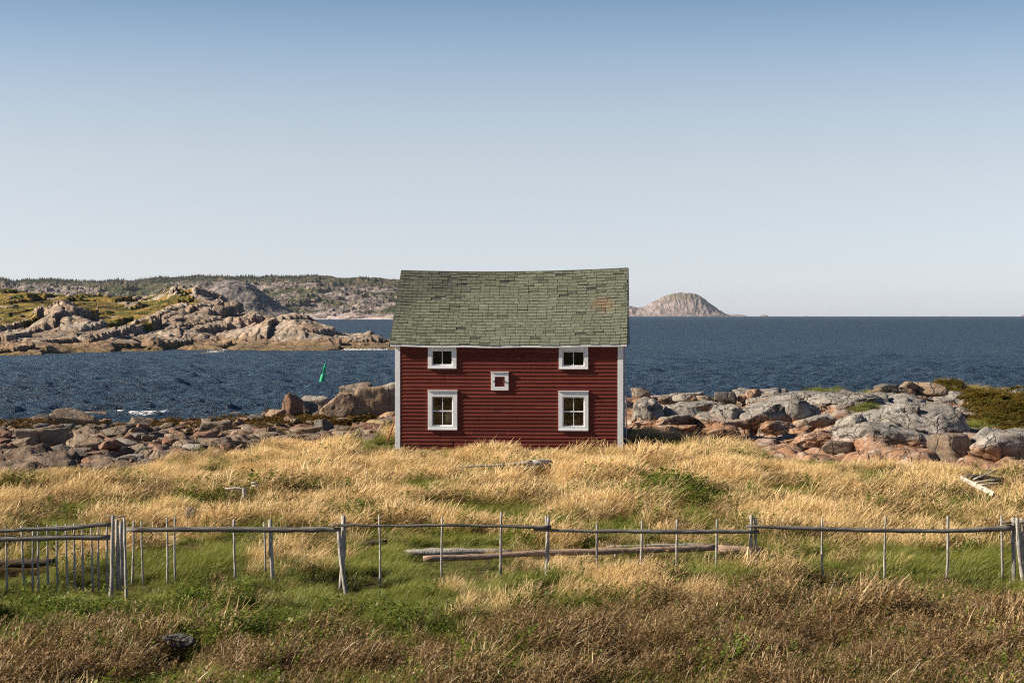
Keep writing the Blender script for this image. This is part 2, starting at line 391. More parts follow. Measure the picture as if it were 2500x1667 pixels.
def hit(px, py, lo=46., hi=112.):
    """ground point (smooth profile) seen at a photo pixel"""
    ds = np.arange(lo, hi, .25); xx = (px - 1250) / F * ds
    z = np.where(ds > 54, base_z(xx, ds), 0) ; rows = row(z, ds)
    k = np.where(rows <= py)[0]
    i = k[0] if len(k) else int(np.argmin(rows))
    return Vector((xx[i], ds[i], z[i]))
def gnd(px, py):
    d = CAMZ * F / (py - LVL); x = (px - 1250) / F * d
    return Vector((x, d, 0))

# ------------------------------------------------------------------ sea (follows the curve of the earth)
def sea():
    pys = np.concatenate([[1500, 1350, 1230], np.arange(1160, 900, -.5), np.arange(900, 775, -.7), np.arange(775, 772.6, -.25)])
    H = CAMZ - SEA
    # rows -> distance on curved water: (H + d^2/2R) F/d = py-LVL
    a = (pys - LVL) / F; disc = np.maximum(a * a - 2 * H / ER, 0); d = (a - np.sqrt(disc)) * ER
    d = np.concatenate([d[d < 8600], [9000, 9600, 10500, 11600, 12700]])
    cols = np.concatenate([np.arange(-4400, -250, 415), np.arange(-250, 2760, 2.4), np.arange(2800, 7000, 420)])
    D, P = np.meshgrid(d, cols, indexing='ij'); Xw = (P - 1250) / F * D; Yw = D
    Z = SEA - (Xw ** 2 + Yw ** 2) / (2 * ER)
    sp = np.gradient(d)[:, None]
    rr = np.random.default_rng(3)
    for i in range(44):
        lam = .9 * 1.047 ** i * rr.uniform(.9, 1.1); th = rr.normal(-1.1, .8)
        amp = .017 * lam ** .6 * rr.uniform(.6, 1.2)
        k = 2 * np.pi / lam; ph = rr.uniform(0, 6.28)
        att = np.clip((lam / sp - 1.6) / 1.5, 0, 1)
        grp = .6 + .8 * np.clip(.5 + vn(Xw / (lam * 6) + i, Yw / (lam * 6), 50 + i), 0, 1)
        s = np.sin(k * (np.cos(th) * Xw + np.sin(th) * Yw) + ph + 1.2 * vn(Xw / (lam * 3), Yw / (lam * 3), 90 + i))
        Z = Z + amp * att * grp * (s + .35 * np.abs(s))
    t = NT('sea_water'); v = t.coord('pos')
    dist = t.n('ShaderNodeVectorMath', operation='LENGTH'); t.l(v, dist.inputs[0])
    w1 = t.noise(t.scale(v, (.6, 1.0, 1)), 2.6, 6, .66, .5)
    w2 = t.noise(t.scale(v, (.5, .8, 1)), .5, 5, .65, .4)
    w3 = t.noise(t.scale(v, (.45, 1, 1)), .10, 4, .7, .3); w4 = t.noise(t.scale(v, (.4, 1, 1)), .028, 4, .7, .3)
    hgt = t.math('ADD', t.math('MULTIPLY', w1, .75), t.math('ADD', t.math('MULTIPLY', w2, .9), t.math('ADD', t.math('MULTIPLY', w3, 2.8), t.math('MULTIPLY', w4, 9.0))))
    b = t.n('ShaderNodeBump'); t.l(hgt, b.inputs['Height']); b.inputs['Strength'].default_value = 1.0; b.inputs['Distance'].default_value = 1.0
    c = t.mix(t.ramp(w2, [(.35, 0.), (.65, 1.)]), (.013, .031, .054), (.034, .070, .112))
    df = t.n('ShaderNodeBsdfDiffuse'); t.l(c, df.inputs[0]); t.l(b.outputs[0], df.inputs['Normal'])
    gl = t.n('ShaderNodeBsdfGlossy'); gl.inputs['Roughness'].default_value = .14; gl.inputs[0].default_value = (.82, .92, 1, 1); t.l(b.outputs[0], gl.inputs['Normal'])
    fr = t.n('ShaderNodeFresnel'); fr.inputs[0].default_value = 1.333; t.l(b.outputs[0], fr.inputs['Normal'])
    far = t.ramp(t.math('DIVIDE', dist.outputs['Value'], 1500.), [(.04, 0.), (1., 1.)])
    t.l(t.math('ADD', t.math('MULTIPLY', far, .12), .25), gl.inputs['Roughness'])
    mx = t.n('ShaderNodeMixShader'); t.l(t.math('MULTIPLY', fr.outputs[0], t.math('SUBTRACT', .95, t.math('MULTIPLY', far, .42))), mx.inputs[0]); t.l(df.outputs[0], mx.inputs[1]); t.l(gl.outputs[0], mx.inputs[2]); t.l(mx.outputs[0], t.out.inputs[0])
    o = mesh_np('sea', np.stack([Xw, Yw, Z], -1).reshape(-1, 3), grid_faces(len(d), len(cols))[:, ::-1][:, [0, 1, 2, 3]], t.m, True); tag(o, kind='structure')
    o.data.flip_normals() if o.data.polygons[0].normal.z < 0 else None
sea()

# ------------------------------------------------------------------ boulders and outcrops
import bmesh
_ico = {}
def ico(n):
    if n not in _ico:
        bm = bmesh.new(); bmesh.ops.create_icosphere(bm, subdivisions=n, radius=1.0)
        _ico[n] = (np.array([v.co[:] for v in bm.verts]), np.array([[v.index for v in f.verts] for f in bm.faces])); bm.free()
    return _ico[n]
def n3(p, sc, seed, o=3):
    x, y, z = p[:, 0] * sc, p[:, 1] * sc, p[:, 2] * sc
    return (fbm(x + z * .7, y - z * .4, seed, o) + fbm(y + 11, z + x * .3, seed + 5, o) + fbm(z - 7, x + y * .5, seed + 9, o)) / 2.2
def boulder_verts(seed, sub=4, sharp=12, planes=15, flat=.0, rough=.05):
    r = np.random.default_rng(seed); v, f = ico(sub)
    n = r.normal(size=(planes, 3)); n /= np.linalg.norm(n, axis=1)[:, None]
    d = r.uniform(.66, 1.0, planes)
    n = np.vstack([n, [[0, 0, 1], [1, 0, 0], [-1, 0, 0], [0, 1, 0], [0, -1, 0], [0, 0, -1]]]); d = np.concatenate([d, [1 - flat, 1, 1, 1, 1, 1]])
    q = np.maximum(v @ n.T, 0) / d
    rad = (q ** sharp).sum(1) ** (-1 / sharp)
    p = v * rad[:, None]
    p = p * (1 + rough * n3(p, 1.3, seed * 3 + 1, 2) + rough * .55 * n3(p, 4.5, seed * 3 + 2, 4))[:, None]
    return p, f
def boulder(name, px0, px1, pyb, h_px, mat, seed, skew=0.0, sharp=12, sub=4, dscale=.8, flat=.1, sink=.35, rough=.05, d=None, tiltx=0.):
    c = hit((px0 + px1) / 2, pyb) if d is None else pt((px0 + px1) / 2, pyb, d)
    s = c.y / F; w = (px1 - px0) * s; h = h_px * s
    p, f = boulder_verts(seed, sub, sharp, 10 if sharp > 24 else 13, flat, rough)
    z = p[:, 2]
    q = np.stack([p[:, 0] * w / 2 + skew * w * .25 * z, p[:, 1] * w / 2 * dscale, z * h * (1 + sink) / 2 + h * (1 - sink) / 2 + tiltx * p[:, 0] * h * .3], -1)
    me_o = mesh_np(name, q, f, M[mat], True)
    me_o.location = (c.x, c.y + w * dscale * .3, c.z + h * .12)
    return me_o
BO = [
 (130,232,1049,47,'tan',-.9,16,"pointed tan boulder with a sloping top, highest at the water's edge"),
 (44,134,1047,32,'dark',0,10,"long dark boulder lying before the tan pointed one at the waterline"),
 (198,272,1038,30,'tan',-.3,18,"square tan boulder with dark side, next to the pointed tan boulder"),
 (258,294,1041,21,'grey',0,14,"small greenish grey boulder where the surf comes in"),
 (74,136,1056,20,'dark',.2,16,"dark slab before the long dark boulder"),
 (130,178,1058,22,'dark',0,16,"dark square block at the foot of the pointed tan boulder"),
 (172,205,1058,16,'dark',0,16,"small black block beside the dark square block"),
 (45,168,1113,60,'grey',-.5,20,"large grey boulder with an orange lichen spot, biggest of the stony shore"),
 (4,44,1117,32,'red',0,18,"reddish split boulder beside the largest grey boulder"),
 (127,182,1089,32,'red',0,10,"brown red boulder behind the largest grey boulder"),
 (174,238,1088,30,'red',.3,12,"jointed red boulder in the middle of the stony shore"),
 (232,272,1101,24,'grey',0,8,"round brownish grey boulder beside the long light grey one"),
 (248,332,1111,33,'light',-.2,9,"long light grey boulder with a crack and a shaded end"),
 (160,250,1109,23,'red',0,9,"low flat reddish rock in front of the jointed red boulder"),
 (245,342,1082,32,'red',.2,10,"broad red brown rock hump above the two small red stones"),
 (263,290,1079,14,'orange',0,18,"small red stone on the slope of the broad red hump"),
 (322,402,1123,30,'dark',0,20,"dark angular slab with a flat top, near the meadow edge"),
 (354,452,1131,27,'grey',.1,10,"long blue grey boulder against the meadow grass"),
 (276,352,1132,20,'light',0,12,"pinkish white boulder at the grass edge"),
 (63,94,1126,22,'tan',0,7,"round brown stone standing between the largest grey boulder and the grass"),
 (88,108,1126,22,'orange',0,20,"small orange wedge stone beside the round brown stone"),
 (107,143,1132,26,'grey',.4,22,"angular grey tan stone with a sharp edge near the grass"),
 (94,127,1132,15,'red',0,20,"small red pyramid stone in front of the orange wedge"),
 (6,52,1140,16,'grey',.1,7,"smooth grey stone sunk in the grass edge beyond the picket fence"),
 (12,62,1126,14,'orange',0,9,"low orange stone above the smooth grey one"),
 (360,405,1096,21,'red',.2,14,"red boulder leaning towards the tan pink hump"),
 (394,472,1094,32,'tan',.2,10,"tan and pink banded hump in the middle of the shore"),
 (416,484,1102,26,'grey',0,8,"rounded grey boulder before the banded hump"),
 (433,503,1114,26,'light',.1,10,"pale tan grey boulder near tall gold grass"),
 (178,290,1124,20,'red',0,12,"flat red brown slab lying below the low reddish rock"),
 (405,505,1024,18,'yellow',0,12,"yellowish ledge block at the end of the surf line"),
 (388,446,1038,15,'dark',.2,10,"dark wet rock under the yellowish ledge block"),
 (99,140,1022,14,'tan',0,12,"tan rock far out behind the pointed boulder"),
 (-8,54,1084,22,'dark',0,9,"dark brown rock just behind the grey rock with white scratches"),
 (-4,54,1100,22,'grey',0,10,"grey rock with white scratches above the split red boulder"),
 (551,592,1035,27,'yellow',.2,12,"bright yellow boulder in the far shore ledge"),
 (492,545,1025,16,'tan',0,10,"brown low block beside the bright yellow boulder"),
 (597,643,1039,22,'dark',-.1,18,"dark leaning slab between the yellow and the pinkish boulders"),
 (638,693,1033,30,'orange',.1,16,"pinkish boulder with a shaded side, left of the columnar red block"),
 (688,738,1022,50,'red',0,26,"tall columnar red brown block with a black cleft"),
 (722,824,992,30,'light',0,12,"grey slab crowning the columnar block"),
 (733,774,1014,28,'dark',0,22,"dark cube shaped block under the grey slab"),
 (779,868,1042,64,'orange',.7,18,"big orange tan boulder streaked with cracks, leaning up to a grey tip"),
 (854,970,1034,70,'tan',.7,14,"huge slanted grey and orange boulder partly behind the shed wall"),
 (824,928,977,36,'grey',.1,9,"smooth grey dome of rock on the skyline near the shed"),
 (920,972,967,26,'light',0,10,"pale rock top just beside the shed wall at the waterline"),
 (764,813,1063,31,'dark',0,9,"dark rounded boulder standing among seaweed"),
 (876,960,1066,32,'yellow',-.1,8,"round yellowish tan boulder beside the shed"),
 (918,972,1042,30,'orange',.4,12,"orange brown boulder directly against the shed corner"),
 (486,578,1068,35,'grey',.2,14,"dark grey two part boulder in the cobble field"),
 (535,614,1072,21,'tan',.1,10,"flat tan boulder with grey cap beside the dark two part one"),
 (586,716,1080,22,'tan',0,10,"long low slab with an orange band near the grass"),
 (478,562,1097,24,'grey',0,9,"grey hummock among the gold grass"),
 (720,753,1066,18,'tan',0,16,"small broken tan stone left of the dark rounded boulder"),
 (677,708,1005,18,'grey',.3,14,"little grey boulder propped on the columnar block"),
 (806,902,1074,16,'grey',0,12,"low grey slab in front of the seaweed hollow"),
 (1538,1592,971,22,'tan',-.4,14,"tan wedge rock on the ledge crest closest to the shed"),
 (1572,1608,984,14,'grey',0,9,"grey stone just below the tan wedge rock"),
 (1608,1645,985,17,'grey',0,14,"grey angular stone midway between the tan wedge and the pale round boulder"),
 (1640,1690,984,22,'light',0,9,"pale round boulder on the ledge crest"),
 (1700,1748,981,14,'tan',0,10,"low brown stone between the pale and the dark round boulders"),
 (1746,1798,984,26,'dark',0,8,"dark brown round boulder on the ledge crest"),
 (1816,1864,979,27,'orange',0,12,"tallest of the orange stones piled on the crest"),
 (1803,1824,978,13,'orange',0,12,"small orange stone at the shed side of the pile"),
 (1858,1888,973,14,'orange',0,12,"orange stone at the far side of the pile"),
 (2119,2191,979,32,'orange',.2,9,"smooth orange and white boulder below the brown cap stone"),
 (2139,2192,954,18,'dark',0,16,"brown cap stone with a dark end, behind the smooth orange boulder"),
 (2199,2246,954,21,'tan',0,9,"tan head shaped rock topping the boulder pile"),
 (2188,2240,975,25,'orange',0,12,"orange tan block under the head shaped rock"),
 (2232,2312,965,29,'tan',0,10,"broad brown rock, largest of the boulder pile"),
 (2268,2304,967,13,'orange',0,9,"small orange stone before the broad brown rock"),
 (2170,2212,985,14,'orange',0,9,"low orange stone in front of the smooth orange boulder"),
 (2214,2264,976,16,'orange',0,10,"flat peach stone between the boulder pile and the grey outcrop"),
 (2258,2404,1124,56,'grey',-.1,7,"large smooth grey boulder rising out of the gold grass"),
 (2000,2080,1110,30,'grey',.1,7,"smaller smooth grey boulder half hidden by grass"),
]
for i, (a, b, pb, h, m, sk, sh, lab) in enumerate(BO):
    if 680 < a < 960: h *= 1.18
    big = (b - a) > 75; dd = 80 if (a > 1500 and pb < 990) else None
    o = boulder('boulder', a, b, pb, h, m, 100 + i, sk, sh * 2 + 4, 5 if big else 4, .85, .08, .35, .05 if sh < 9 else .085, d=dd)
    tag(o, lab.replace('left of', 'beside'), 'boulder', 'boulders on the shore')

# great bedrock outcrops of the ledge (real solid rock, joined to the ledge)
def outcrop(a, b, pb, h, seed, lab, mat='ledge', skew=0, sharp=9, flat=.15, ds=.9, d=None):
    sharp = sharp * 1.5 + 10; c = hit((a + b) / 2, pb) if d is None else pt((a + b) / 2, pb, d); s = c.y / F; w = (b - a) * s; hh = h * s
    p, f = boulder_verts(seed, 6, sharp, 20, flat, .07)
    x, y, z = p[:, 0] * w / 2 + skew * w * .25 * p[:, 2], p[:, 1] * w / 2 * ds, p[:, 2] * hh * .75 + hh * .28
    # joints and steps cut into the mass
    u = (x * .9 + z * .9 + .35 * fbm(x, z * 2, seed, 3)) / 1.9; v2 = (z * 1.6 - x * .5 + .4 * fbm(y, x, seed + 3, 3)) / 1.3
    f1, f2, cid, dx, dy = worley(u + y * .5, v2 + y * .6, seed)
    e = f2 - f1; ck = np.maximum(1 - e / .05, 0)
    nrm = p / np.linalg.norm(p, axis=1)[:, None]
    off = (cid - .5) * .34 + dx * (cid - .4) * .55 + dy * (cid - .6) * .2 - .07 * ck + .06 * fbm(x * 1.7 + z, y * 1.7 - z * 2, seed + 11, 4)
    off *= .75
    off *= min(1., hh / .9)
    q = np.stack([x + nrm[:, 0] * off, y + nrm[:, 1] * off, z + nrm[:, 2] * off], -1)
    o = mesh_np('rock_outcrop', q, f, M[mat], True, attrs={'crack': ck})
    o.location = (c.x, c.y + w * ds * .32, c.z); tag(o, lab, 'rock outcrop', 'bedrock outcrops behind the shed')
outcrop(1534, 1622, 1078, 96, 1, 'grey outcrop with a brown foot touching the shed corner', skew=.2, d=67.5, ds=1.4)
outcrop(1598, 1716, 1078, 98, 2, 'square faced pale outcrop with a shaded notch, second from the shed', sharp=14, d=68, ds=1.2)
outcrop(1700, 1830, 1084, 98, 3, 'ribbed grey outcrop with a yellow tuft in its cleft', skew=.2, d=67.5, ds=1.2)
outcrop(1560, 1690, 1082, 44, 12, 'low rusty step of rock at the foot of the outcrops beside the shed', skew=.3, d=66.8, ds=.6)
outcrop(1680, 1850, 1088, 50, 13, 'long rusty step of rock under the ribbed outcrop', skew=.2, d=66.4, ds=.5)
outcrop(1775, 2045, 1092, 122, 4, 'massive rounded outcrop, grey above and orange below', flat=.05, sharp=6, d=67.6, ds=.9)
outcrop(1800, 2010, 1000, 44, 5, 'grey whaleback of rock along the skyline', sharp=6)
outcrop(2000, 2180, 1002, 44, 9, 'low pale whaleback beside the orange boulders', sharp=6)
outcrop(2020, 2150, 1104, 100, 14, 'dark cleft block between the two biggest outcrops', sharp=10, skew=.4)
outcrop(2075, 2380, 1090, 112, 6, 'long pale outcrop cut by many upright cracks', skew=.3, sharp=8)
outcrop(2035, 2290, 1112, 76, 8, 'sloping orange brown slab under the cracked outcrop', skew=.1, sharp=8)
outcrop(2355, 2640, 1132, 84, 7, 'broad orange outcrop running out of the frame', sharp=6)

# the jointed blocks that make up the rest of the ledge
rb = random.Random(77); lp = []
for k in range(9):
    p, f = boulder_verts(820 + k, 5, 30, 9, .15, .08)
    u_ = p[:, 0] * 1.5 + p[:, 2]; w_ = p[:, 2] * 1.8 - p[:, 0] * .6 + p[:, 1]
    f1, f2, cid, dx, dy = worley(u_ * 1.2, w_ * 1.2, 830 + k); ck_ = np.maximum(1 - (f2 - f1) / .07, 0)
    p = p * (1 + (cid - .5) * .16 - .05 * ck_)[:, None]
    lp.append(mesh_np('ledge_block', p * .5, f, M['ledge'], True, attrs={'crack': ck_}, link=False).data)
for k in range(64):
    q = 1535 + 860 * ((k + rb.random()) / 64); r0 = rb.uniform(985, 1092)
    if q > 2330 and r0 < 1060: continue
    c = hit(q, r0) if r0 > 1002 else hit(q, r0, 66); w = rb.uniform(.8, 2.3)
    if c.y < 66 and q < 1800: c = pt(q, r0, 67.5); c.z = -.1
    o = bpy.data.objects.new('ledge_block', lp[k % 9]); o.scale = (w, w * rb.uniform(.7, 1.1), w * rb.uniform(.32, .5))
    o.location = (c.x, c.y + .5, float(near_z(c.x, c.y + .5)[0]) + w * .05); o.rotation_euler = (rb.uniform(-.2, .2), rb.uniform(-.18, .1), rb.uniform(-.5, .5)); COL.objects.link(o)
    tag(o, 'pale jointed rock block wedged among the other blocks of the ledge', 'rock', 'jointed blocks of the ledge')

# many more loose stones fill the stony shore
protos = []
mats_small = ['red', 'grey', 'tan', 'red', 'dark', 'tan', 'red', 'orange', 'red', 'tan']
for k in range(10):
    p, f = boulder_verts(700 + k, 4, 26 + (k % 3) * 12, 9, .1, .09)
    protos.append(mesh_np('shore_stone', p * .5, f, M[mats_small[k]], True, link=False).data)
rs = random.Random(11); placed = 0
while placed < 285:
    px = rs.uniform(-20, 985); py = rs.uniform(1024, 1134)
    c = hit(px, py)
    if float(rockmask(c.x, c.y)) < .4 or c.z < SEA + .25: continue
    w = rs.choice([.35, .42, .5, .6, .75, .95]) * rs.uniform(.85, 1.2)
    o = bpy.data.objects.new('shore_stone', protos[rs.randrange(10)])
    z = float(near_z(c.x, c.y)[0]); o.location = (c.x, c.y, max(z, c.z - .2) + w * .12)
    o.scale = (w, w * rs.uniform(.7, 1.1), w * rs.uniform(.4, .68)); o.rotation_euler = (rs.uniform(-.25, .25), rs.uniform(-.3, .3), rs.uniform(0, 6.28)); COL.objects.link(o)
    tag(o, 'small weathered stone lying loose among the big boulders of the stony shore', 'stone', 'loose stones of the stony shore'); placed += 1

# ------------------------------------------------------------------ the red shed
def house():
    H = empty('fishing_shed', (-.11, 60, 0), R_(-4.3))
    tag(H, 'two storey red clapboard fishing shed with sagging green shingle roof and white trim', 'shed')
    W = 3.745; DP = 5.5
    OP = [(-2.55, -1.858, 2.717, 3.228), (1.775, 2.50, 2.693, 3.204), (-2.545, -1.844, .712, 1.697), (1.784, 2.506, .71, 1.70), (-.451, -.121, 2.025, 2.356)]
    rr = random.Random(5)
    sag = lambda x: -.05 * (1 - (x / 3.9) ** 2)
    top = lambda x: 3.56 + .02 * x / 3.9 + sag(x)
    mb = MB(); e = .1215; z = -.27; k = 0
    while z < 3.34:
        z1 = z + e
        brk = sorted([-W + .12] + [rr.uniform(-3.2, 3.2) for _ in range(3)] + [W - .13])
        ph = rr.uniform(0, 6); am = rr.uniform(.002, .008)
        def seg(xa, xb, za, zb, val):
            n = max(1, int((xb - xa) / .35)); pr = .027
            vs = []; fs = []
            for i in range(n + 1):
                x = xa + (xb - xa) * i / n; w = am * math.sin(x * 1.1 + ph)
                ta = (za - z) / e; tb = (zb - z) / e
                ya = -(.005 + pr * (1 - ta)); yb = -(.005 + pr * (1 - tb) * .9)
                vs += [(x, .0, za + w), (x, ya, za + w), (x, yb, zb + w), (x, 0, zb + w)]
            for i in range(n):
                o = i * 4; fs += [(o, o+4, o+5, o+1), (o+1, o+5, o+6, o+2), (o+2, o+6, o+7, o+3)]
            fs += [(0, 1, 2, 3), (n*4+3, n*4+2, n*4+1, n*4)]
            mb.add(vs, fs, val)
        for a, b in zip(brk[:-1], brk[1:]):
            if b - a < .05: continue
            a2 = a + (.009 if a > -3.6 else 0); val = rr.random()
            cuts = [o for o in OP if o[2] < z1 and o[3] > z and o[0] < b and o[1] > a2]
            cur = a2
            for o in sorted(cuts):
                if o[0] > cur: seg(cur, o[0], z, z1, val)
                xa, xb = max(cur, o[0]), min(b, o[1])
                if z1 - o[3] > .004: seg(xa, xb, max(o[3], z), z1, val)
                if o[2] - z > .004: seg(xa, xb, z, min(o[2], z1), val)
                cur = max(cur, o[1])
            if cur < b: seg(cur, b, z, z1, val)
        z = z1; k += 1
    wall = mb.build('clapboard_wall', M['red_paint'], H)
    # sheathing with the same openings
    mb = MB(); xs_ = sorted({-W, W} | {o[i] for o in OP for i in (0, 1)}); zs_ = sorted({-.3, 3.42} | {o[i] for o in OP for i in (2, 3)})
    for xa, xb in zip(xs_[:-1], xs_[1:]):
        for za, zb in zip(zs_[:-1], zs_[1:]):
            cx, cz = (xa + xb) / 2, (za + zb) / 2
            if any(o[0] < cx < o[1] and o[2] < cz < o[3] for o in OP): continue
            mb.box(xa, xb, .002, .06, za, zb)
    mb.build('inner_boarding', M['inside'], H)
    ridge_z = lambda x: 5.955 + .035 * x / 3.9 - .085 * (1 - (x / 3.9) ** 2)
    # side walls and gables, back wall with a small opening, floors
    for sx, nm in ((W, 'gable_wall'), (-W, 'gable_wall')):
        mb = MB(); x0, x1 = (sx - .06, sx) if sx > 0 else (sx, sx + .06)
        prof = [(.06, -.3), (DP, -.3), (DP, 3.50), (2.75, 5.86), (.06, 3.52)]
        vs = [(x0, y, z) for y, z in prof] + [(x1, y, z) for y, z in prof]
        fs = [(0, 1, 2, 3, 4), (9, 8, 7, 6, 5)] + [(i, i + 5, (i + 1) % 5 + 5, (i + 1) % 5) for i in range(5)]
        mb.add(vs, fs)
        for i in range(30):
            zz = -.2 + i * .1215; s = 1 if sx > 0 else -1
            xa = sx + .002 * s
            vs = [(xa, .16, zz), (xa + .02 * s, .16, zz), (xa + .004 * s, .16, zz + .12), (xa, .16, zz + .12)]; vs += [(a, DP - .02, c) for a, _, c in vs]
            mb.add(vs, [(0, 1, 2, 3), (7, 6, 5, 4), (1, 5, 6, 2), (0, 4, 5, 1), (2, 6, 7, 3)])
        mb.build(nm, M['gable'], H)
    mb = MB()
    bw = (-2.72, -2.38, .45, .95)
    for xa, xb, za, zb in ((-W + .06, bw[0], -.3, 3.5), (bw[1], W - .06, -.3, 3.5), (bw[0], bw[1], -.3, bw[2]), (bw[0], bw[1], bw[3], 3.5)):
        mb.box(xa, xb, DP - .06, DP, za, zb)
    mb.build('back_wall', M['inside'], H)
    mb = MB(); mb.box(-W + .06, W - .06, .06, DP - .06, .12, .18); mb.box(-W + .06, W - .06, .06, DP - .06, 2.18, 2.26); mb.build('floor_boards', M['inside'], H)
    # corner boards
    for xa, xb in ((-W, -W + .14), (W - .15, W)):
        mb = MB(); n = 8
        mb.box(xa, xb, -.036, .0, -.3, 3.40)
        s = -1 if xa < 0 else 1; xe = -W if xa < 0 else W
        mb.box(min(xe, xe + s * .028), max(xe, xe + s * .028), -.036, .12, -.3, 3.42)
        mb.build('corner_board', M['white'], H, bevel=.004)
    # windows
    def window(fx0, fx1, fz0, fz1, o, rows):
        fr = MB(); Y0, Y1 = -.062, -.0
        fr.box(fx0, o[0] - .0, Y0, Y1, fz0, fz1 - .0); fr.box(o[1], fx1, Y0, Y1, fz0, fz1)
        fr.box(o[0], o[1], Y0, Y1, o[3], fz1); fr.box(o[0], o[1], Y0, Y1, fz0, o[2])
        fr.box(fx0 - .015, fx1 + .015, Y0 - .035, Y1, fz1 + .001, fz1 + .03)      # drip cap
        F_ = fr.build('window', M['white'], H, bevel=.004)
        sl = MB(); sl.box(fx0 + .0, fx1 - .0, Y0 - .022, Y0 - .001, fz0 - .0, fz0 + .045); sl.build('sill', M['white'], F_, bevel=.003)
        s = MB(); t = .035; y0, y1 = -.012, .03; a, b, c, d = o
        s.box(a, a + t, y0, y1, c, d); s.box(b - t, b, y0, y1, c, d); s.box(a + t, b - t, y0, y1, d - t, d); s.box(a + t, b - t, y0, y1, c, c + t + .012)
        cx = (a + b) / 2; s.box(cx - .011, cx + .011, y0 + .004, y1 - .004, c + t + .012, d - t)
        if rows == 2:
            cz = (c + d) / 2 + .01
            s.box(a + t, cx - .011, y0 - .006, y1, cz - .02, cz + .02); s.box(cx + .011, b - t, y0 - .006, y1, cz - .02, cz + .02)
        s.build('sash', M['white'], F_, bevel=.002)
        g = MB(); g.box(a + .01, b - .01, .012, .016, c + .01, d - .01); g.build('pane', M['glass'], F_)
    window(-2.674, -1.725, 2.617, 3.371, OP[0], 1); window(1.662, 2.624, 2.607, 3.337, OP[1], 1)
    window(-2.674, -1.702, .589, 1.878, OP[2], 2); window(1.652, 2.633, .584, 1.868, OP[3], 2)
    o = OP[4]; h = MB(); Y0 = -.07
    h.box(-.574, o[0], Y0, 0, 1.906, 2.494); h.box(o[1], 0, Y0, 0, 1.906, 2.494); h.box(o[0], o[1], Y0, 0, o[3], 2.494); h.box(o[0], o[1], Y0, 0, 1.906, o[2])
    h.box(-.59, .016, Y0 - .03, 0, 2.496, 2.52)
    hf = h.build('hatch', M['white'], H, bevel=.004)
    tag(hf, 'small white framed hatch with a red door')
    d = MB(); d.box(o[0] + .003, o[1] - .003, -.02, .05, o[2] + .003, o[3] - .003, .8); d.build('hatch_door', M['red_paint'], hf)
    for xx in (o[0], o[1]):
        l = MB(); l.tube([(xx - .075, Y0 - .012, 2.20), (xx - .02, Y0 - .02, 2.21), (xx + .04, Y0 - .015, 2.195)], [.012, .02, .014], 6); l.build('latch', M['wood_dark'], hf)
    # roof deck
    def eave_z(x): return 3.435 + .01 * x / 3.9 - .045 * (1 - (x / 3.9) ** 2)
    XL, XR = -3.915, 3.885; RY = 2.75; EY0 = -.15
    def rp(x, t, off=0.):          # point on front slope, t 0 at eave .. 1 at ridge
        y = EY0 + (RY - EY0) * t; zz = eave_z(x) + (ridge_z(x) - eave_z(x)) * t - .03 * math.sin(math.pi * t) * (1 - (x / 3.9) ** 2) + .010 * math.sin(x * 3.1 + t * 5) 
        nrm = Vector((0, -(ridge_z(x) - eave_z(x)), RY - EY0)).normalized()
        return Vector((x, y, zz)) + nrm * off
    mb = MB(); nx, nt = 24, 8; vs = []; 
    for layer in (0., -.05):
        for j in range(nt + 1):
            for i in range(nx + 1): vs.append(rp(XL + (XR - XL) * i / nx, j / nt, layer))
    NN = (nx + 1) * (nt + 1); fs = []
    for j in range(nt):
        for i in range(nx):
            a = j * (nx + 1) + i; fs.append((a, a + 1, a + nx + 2, a + nx + 1)); fs.append(tuple(reversed([q + NN for q in (a, a + 1, a + nx + 2, a + nx + 1)])))
    for i in range(nx): fs.append((i, i + NN, i + 1 + NN, i + 1))
    for j in range(nt):
        a = j * (nx + 1); b = a + nx + 1; fs.append((a, b, b + NN, a + NN)); a += nx; b += nx; fs.append((a, a + NN, b + NN, b))
    mb.add(vs, fs)
    bvs = []
    for x in np.linspace(XL, XR, 13):          # rear slope
        bvs += [(x, RY, ridge_z(x) - .005), (x, 5.66, 3.42), (x, 5.66, 3.36), (x, RY, ridge_z(x) - .07)]
    bf = []
    for i in range(12):
        o4 = i * 4; bf += [(o4, o4+4, o4+5, o4+1), (o4+1, o4+5, o4+6, o4+2), (o4+2, o4+6, o4+7, o4+3)]
    bf += [(0, 1, 2, 3), (51, 50, 49, 48)]
    mb.add(bvs, bf)
    roof = mb.build('roof', M['tar'], H)
    # shingle tabs, each a little plate with a thick butt
    mb = MB(); rows_ = 25
